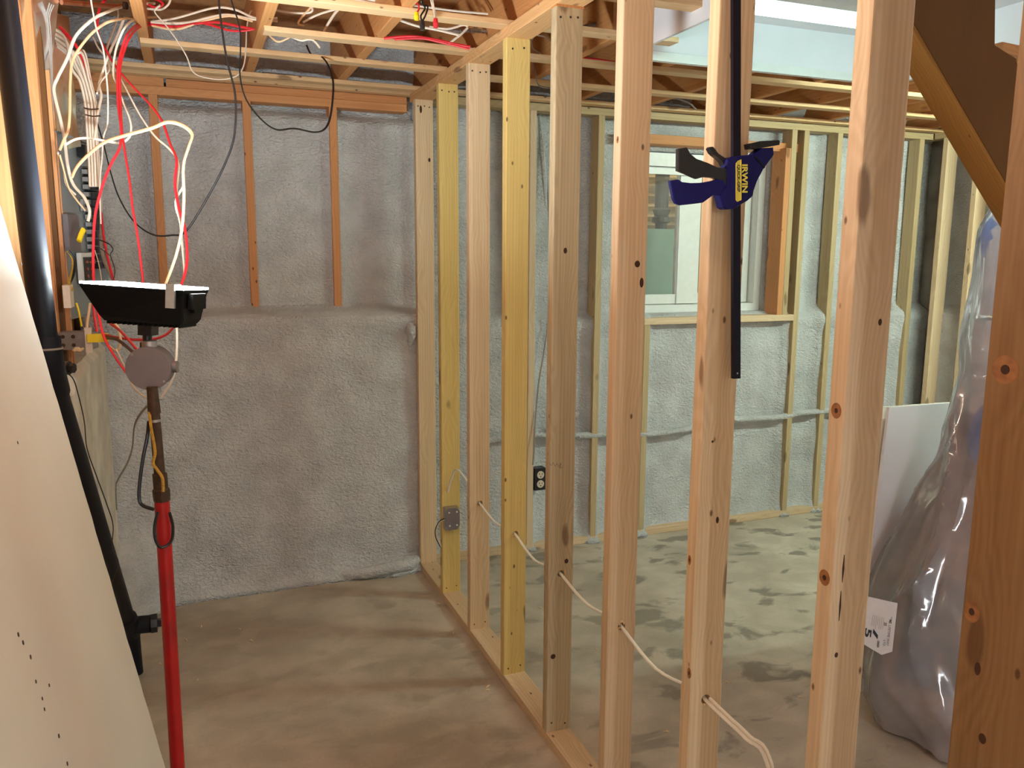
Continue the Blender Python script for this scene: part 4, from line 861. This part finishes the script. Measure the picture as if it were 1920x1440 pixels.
cpart('squeeze_handle', [(255, 310), (380, 288), (420, 370), (520, 455), (700, 520), (850, 590), (1010, 605), (1030, 760), (990, 860), (900, 830), (860, 775), (780, 745), (640, 735), (540, 762), (460, 730), (380, 690), (290, 655), (250, 640)], YC-.014, YC-.002, 'black')
cpart('jaw_pad', [(1330, 232), (1480, 195), (1770, 180), (1787, 200), (1780, 252), (1600, 285), (1440, 312), (1345, 310)], YC-.017, YC+.006, 'black')
cpart('release_lever', [(728, 300), (745, 280), (775, 278), (800, 310), (860, 385), (960, 450), (1010, 480), (1010, 560), (950, 572), (925, 515), (860, 450), (800, 405), (760, 365)], YC-.008, YC+.008, 'black')
cpart('label_stripe', [(1155, 490), (1197, 470), (1197, 1080), (1140, 1105), (1120, 1080), (1120, 530)], YC-.0192, YC-.0178, 'yellow_ink', body)
cpart('moulded_rib', [(1400, 440), (1430, 430), (1560, 575), (1545, 605)], YC-.0195, YC-.017, 'bar', body)
def text(s_, name, o_, xd, yd, w_, h_, mat, parent, bold=.0):
    """flat lettering fitted into a w_ x h_ box whose lower left corner is o_"""
    cu = D.curves.new(name, 'FONT'); cu.body = s_; cu.size = 1; cu.offset = bold; t = D.objects.new(name, cu)
    COL.objects.link(t); dg = bpy.context.evaluated_depsgraph_get(); me = D.meshes.new_from_object(t.evaluated_get(dg)); COL.objects.unlink(t); D.objects.remove(t)
    xs_ = [v.co.x for v in me.vertices]; ys_ = [v.co.y for v in me.vertices]; ax_, ay = min(xs_), min(ys_); W0, H0 = max(xs_)-ax_, max(ys_)-ay
    for v in me.vertices:
        v.co = Vector(o_)+Vector(xd)*((v.co.x-ax_)/W0*w_)+Vector(yd)*((v.co.y-ay)/H0*h_)
    me.materials.append(M[mat]); me.name = name; o = D.objects.new(name, me); COL.objects.link(o); o.parent = parent; return o
yf = YC-.0200
def rel(a, b, y=yf): return Vector(on(1240+a/8, 240+b/8, 1, y))-cp
p0 = rel(1210, 545); p1 = rel(1210, 970); p2 = rel(1296, 545)
text('IRWIN', 'lettering', p0, (p1-p0).normalized(), (p2-p0).normalized(), (p1-p0).length, (p2-p0).length, 'yellow_ink', body, .035)
p0 = rel(1132, 552); p1 = rel(1132, 960); p2 = rel(1184, 552)
text('QUICK-GRIP', 'lettering', p0, (p1-p0).normalized(), (p2-p0).normalized(), (p1-p0).length, (p2-p0).length, 'ink', body, .03)

# ------------------------------------------------------------------ stair stringer
P = [(1560, -170), (1868, -170), (1865, 85), (1905, 110), (1960, 340), (1960, 470), (1715, 45)]
P3 = [Vector(on(u, v, 1, -2.30)) for u, v in P]
sg = empty('stair_stringer', P3[-1]); tag(sg, 'brown stair stringer slanting down at the upper right behind the studs', 'stair')
mb = MB(); mb.slab([p-sg.location for p in P3], (0, .02, 0)); mb.build('side_panel', 'stringer', sg)
a, b = Vector(on(1650, -68, 1, -2.30)), Vector(on(1975, 496, 1, -2.30))
dirn = (b-a).normalized()
board('bottom_rail', a-sg.location+Vector((0, .045, 0)), b-sg.location+Vector((0, .045, 0)), .085, .02, (0, 1, 0), 'rail', .002, sg)
a, b = Vector(on(1865, 92, 1, -2.2)), Vector(on(1990, 120, 1, -2.2))
s = board('stair_cleat', a, b+Vector((.1, 0, 0)), .05, .03, (0, 1, 0), 'old'); tag(s, 'short dark cleat behind the stair stringer by the light box', 'board')

# ------------------------------------------------------------------ bundle in clear plastic, white drywall behind
def zplane(u, v, z): return Vector(on(u, v, 2, z))
for k, (off, lb) in enumerate(((0, 'white drywall piece leaning behind the plastic bundle in the right room'), (.02, 'second drywall piece just behind the first, with a cream edge'))):
    A_ = zplane(1668-13*k, 764, 1.07); B_ = zplane(1800, 754, 1.07); C_ = on(1600-10*k, 1300, 2, .0); C_ = Vector(C_); Dp = C_+(B_-A_)
    nn = (B_-A_).cross(C_-A_).normalized(); nn = nn if nn.dot(Fw) > 0 else -nn
    sh2 = [p+nn*(off+.0) for p in (A_, B_, Dp, C_)]
    o = MB().slab(sh2, nn*.0127).build('drywall_sheet', 'drywall_back' if k == 0 else 'gypsum'); tag(o, lb, 'drywall')
rows = [(372, 1872, .03), (388, 1858, .05), (430, 1836, .09), (520, 1826, .13), (590, 1812, .16), (640, 1800, .19), (700, 1799, .21), (760, 1782, .24), (850, 1760, .27), (950, 1722, .32), (1050, 1672, .36), (1150, 1632, .40), (1240, 1610, .43), (1290, 1616, .42), (1335, 1632, .40)]
cent = []
for v, u, r in rows:
    p = at(u, v, 2.92); cent.append((p+Rt*r, r))
cent = [(c, r) for c, r in cent]
def bag_ring(c, r, n, k=1.0, amp=.0, seed=0):
    out = []
    for i in range(n):
        a = 2*PI*i/n; d_ = Vector((math.cos(a), math.sin(a)*.85, 0)); q = Vector((math.cos(a)*1.3+c.z*.9, math.sin(a)*1.3, c.z*.9+seed))
        z = c.z; n1 = noise.noise(q*1.2)*2.2; n2 = noise.noise(q*2.1+Vector((4, 0, 0)))*1.8
        rg = lambda x: 1-abs(math.sin(x))**.75          # sharp fold lines with slack film between them
        f = .75*rg(a*1.5+1.6*z+n1)+.5*rg(a*3.5-3.4*z+n2)+.28*rg(a*6+7*z+n1*2)+.14*rg(a*11-13*z+n2*3)+.5*noise.noise(q*1.5) - .55
        rr = r*k*(1+amp*f*min(1, r/.25)); out.append(Vector((c.x+d_.x*rr, c.y+d_.y*rr, max(.004, c.z))))
    return out
def resample(lst, n):
    out = []
    zs = [c.z for c, r in lst]
    for i in range(n+1):
        z = zs[0]+(max(.004, zs[-1])-zs[0])*i/n
        for (c, r), (c2, r2) in zip(lst[:-1], lst[1:]):
            if c.z >= z >= c2.z or (c2 is lst[-1][0]):
                if z <= c.z:
                    t = min(1, max(0, (c.z-z)/(c.z-c2.z+1e-9))); p = c.lerp(c2, t); out.append((Vector((p.x, p.y, z)), r+(r2-r)*t)); break
    return out
cs = resample(cent, 110)
bag0 = cs[-1][0].copy(); bag0.z = 0
bd = empty('plastic_bundle', bag0); tag(bd, 'tall bundle wrapped in clear crinkled plastic, standing at the right edge', 'bundle')
mb = MB(); mb.loft([[p-bag0 for p in bag_ring(c, r, 140, 1.02, .15)] for c, r in cs]); mb.build('plastic_wrap', 'bag', bd, True)
mb = MB(); mb.loft([[p-bag0 for p in bag_ring(c, r, 60, .80, .10, 7)] for c, r in cs[46:]]); mb.build('brown_contents', 'brown', bd, True)
mb = MB(); mb.loft([[p-bag0+Rt*-.03-Fw*.03 for p in bag_ring(c, r, 60, .74, .16, 21)] for c, r in cs[78:100]]); mb.build('dark_contents', 'slate', bd, True)
mb = MB(); mb.loft([[p-bag0 for p in bag_ring(c, r, 40, .66, .08, 3)] for c, r in cs[3:26]]); mb.build('pale_contents', 'drywall_back', bd, True)
bq = at(1868, 448, 2.93)
mb = MB(); mb.loft([[bq-bag0+Vector((.045*math.sin(PI*t)*math.cos(a*PI/10), .06*math.sin(PI*t)*math.sin(a*PI/10), .085*math.cos(PI*t))) for a in range(20)] for t in (.02, .15, .3, .5, .7, .85, .98)]); mb.build('blue_contents', 'blue', bd, True)
c, r = cs[60]; bq = at(1850, 820, 2.84)
mb = MB(); mb.loft([[bq-bag0+Vector((.07*math.sin(PI*t)*math.cos(a*PI/10), .05*math.sin(PI*t)*math.sin(a*PI/10), .12*math.cos(PI*t))) for a in range(20)] for t in (.02, .15, .3, .5, .7, .85, .98)]); mb.build('blue_contents', 'blue', bd, True)
mb = MB(); mb.loft([[p-bag0 for p in bag_ring(c, r, 60, .72, .12, 11)] for c, r in cs[26:48]]); mb.build('pale_contents', 'drywall_back', bd, True)
# paper tag on the bundle
T0, T1, T2, T3 = [at(u, v, 2.60) for u, v in ((1621, 1117), (1683, 1131), (1673, 1222), (1616, 1206))]
T4 = at(1653, 1228, 2.60)
tg = None
ed = [T0, (T0+T1)/2-Fw*.006, T1, (T1+T2)/2, T2, T4, T3, (T3+T0)/2-Rt*.006+Rt*.004]
mb = MB(); mb.slab([p-T0 for p in ed], Fw*.0006); tg = mb.build('paper_label', 'paper', bd); tg.location = T0-bag0; tg['label'] = 'crumpled white paper label with print'
xd = (T2-T1).normalized(); yd = (T1-T0).normalized(); w0 = (T1-T0).length; h0 = (T2-T1).length
def tl(s_, a, b, ln, h_, bold=0): text(s_, 'print', T0-T0+yd*(a*w0)+xd*(b*h0)-Fw*.0012, xd, yd, ln*h0, h_*w0, 'ink', tg, bold)
tl('WMS', .80, .30, .14, .08, .04); tl('25', .66, .44, .07, .08, .03); tl('LTD', .70, .80, .12, .06); tl('LIFETIME WAY', .80, .48, .42, .07); tl('CANADA', .52, .84, .14, .07, .04)
tl('5', .12, .64, .18, .20, .03); tl('/', .36, .62, .20, .16, .05)
mb = MB()
for k in range(7):
    a = .30+k*.055; b = .28+.03*(k % 3); ln = .30-.04*(k % 2); o3 = yd*(a*w0)+xd*(b*h0)-Fw*.0012
    mb.poly([o3, o3+xd*(ln*h0), o3+xd*(ln*h0)+yd*(.010*w0), o3+yd*(.010*w0)])
mb.build('print_lines', 'greywire', tg)

# ------------------------------------------------------------------ big knots, pitch streaks and pencil marks of single studs
M['knotwood'] = plain('knot_wood', srgb(150, 100, 58), .6, var=.3, scale=70)
M['knotcore'] = plain('knot_core', srgb(62, 32, 14), .7, var=.3, scale=90)
ws_ = sorted([o for o in D.objects if o.name.startswith('wall_stud')], key=lambda o: o.name)
def stud_at(y): return min((o for o in D.objects if o.name.startswith('wall_stud') and abs(o.location.x) < .1), key=lambda o: abs(o.location.y-y))
def knot(st, u, v, axn, val, ru, rv, core=True, mat='knotwood'):
    c = Vector(on(u, v, axn, val)); n_ = Vector((-1, 0, 0)) if axn == 0 else Vector((0, -1, 0)); t_ = Vector((0, 1, 0)) if axn == 0 else Vector((1, 0, 0))
    inv = st.matrix_world.inverted(); prev = st
    for k, (m, s0, h) in enumerate(((mat, 1, .0003), ('knotcore', .34, .0006)) if core else ((mat, 1, .0003),)):
        ring = lambda hh: [inv @ (c+n_*hh+t_*(ru*s0*math.cos(a*PI/9))+Vector((0, 0, rv*s0*math.sin(a*PI/9)))) for a in range(18)]
        mb = MB(); mb.loft([ring(-.001), ring(h)]); o = mb.build('knot' if k == 0 else 'knot_core', m, st if k == 0 else prev); prev = o
bpy.context.view_layer.update()
S = {i: stud_at(YS[i-1]+.019) for i in range(1, 9)}; S9 = stud_at(-3.235)
for a in ((S[8], 1568, 770, 0, .0, .012, .014), (S[8], 1546, 1083, 0, .0, .013, .015), (S[7], 1293, 1050, 0, .0, .006, .012), (S[7], 1292, 1262, 0, .0, .007, .014), (S9, 1885, 693, 0, .0, .020, .020), (S9, 1822, 1147, 0, .0, .013, .016), (S[6], 1158, 262, 0, .0, .006, .009)): knot(*a)
for a in ((S[1], 789, 205, 1, YS[0], .006, .018), (S[1], 805, 300, 1, YS[0], .006, .010), (S[6], 1195, 495, 1, YS[5], .008, .009), (S[6], 1203, 530, 1, YS[5], .006, .013), (S[5], 1060, 470, 1, YS[4], .006, .009), (S[5], 1062, 1052, 1, YS[4], .007, .008), (S[5], 1037, 1231, 1, YS[4], .009, .009), (S[7], 1345, 975, 1, YS[6], .004, .008), (S[7], 1336, 828, 1, YS[6], .003, .003), (S[8], 1650, 604, 1, YS[7], .004, .006), (S[8], 1568, 1228, 1, YS[7], .004, .005), (S9, 1833, 1254, 0, .0, .005, .010), (S9, 1842, 1385, 0, .0, .006, .008)): knot(*a, False, 'knotcore')
for u, v0, v1, w_ in ((1583, 1040, 1092, .0022), (1577, 1108, 1164, .0020)):
    a_, b_ = Vector(on(u, v0, 1, YS[7]-.0002)), Vector(on(u-4, v1, 1, YS[7]-.0002)); inv = S[8].matrix_world.inverted()
    o = MB().tube([inv @ a_, inv @ ((a_+b_)/2), inv @ b_], [.0006, w_, .0006], 6).build('pitch_streak', 'knotcore', S[8])
inv = S[5].matrix_world.inverted()
o = MB().tube([inv @ Vector(on(u, v, 1, YS[4]-.0004)) for u, v in ((1030, 868), (1034, 873), (1037, 867), (1041, 874), (1044, 869), (1048, 875), (1052, 868), (1050, 878), (1055, 876))], .0007, 5).build('pencil_scribble', 'ink', S[5])

# ------------------------------------------------------------------ crumbs on the floor
sc_pts = [(378, 1174), (450, 1180), (349, 1200), (471, 1201), (371, 1275), (300, 1245), (822, 1132), (850, 1187), (914, 1294), (1001, 1318), (915, 1287), (1023, 1115), (1012, 1140), (1117, 1217), (1225, 1232), (1242, 1261), (1363, 1279), (1500, 1307), (1250, 1372), (1110, 1296)]
for i, (u, v) in enumerate(sc_pts):
    p = Vector(on(u, v, 2, .001)); a = random.random()*PI; dv = Vector((math.cos(a), math.sin(a), .1))*random.uniform(.004, .011)
    o = MB().tube([p-dv, p+Vector((0, 0, .003)), p+dv], [.0015, .003, .001], 5).build('wood_chip', 'shaving'); tag(o, 'tiny pale wood chip lying on the concrete floor', 'wood chip', 'wood chips on the floor')
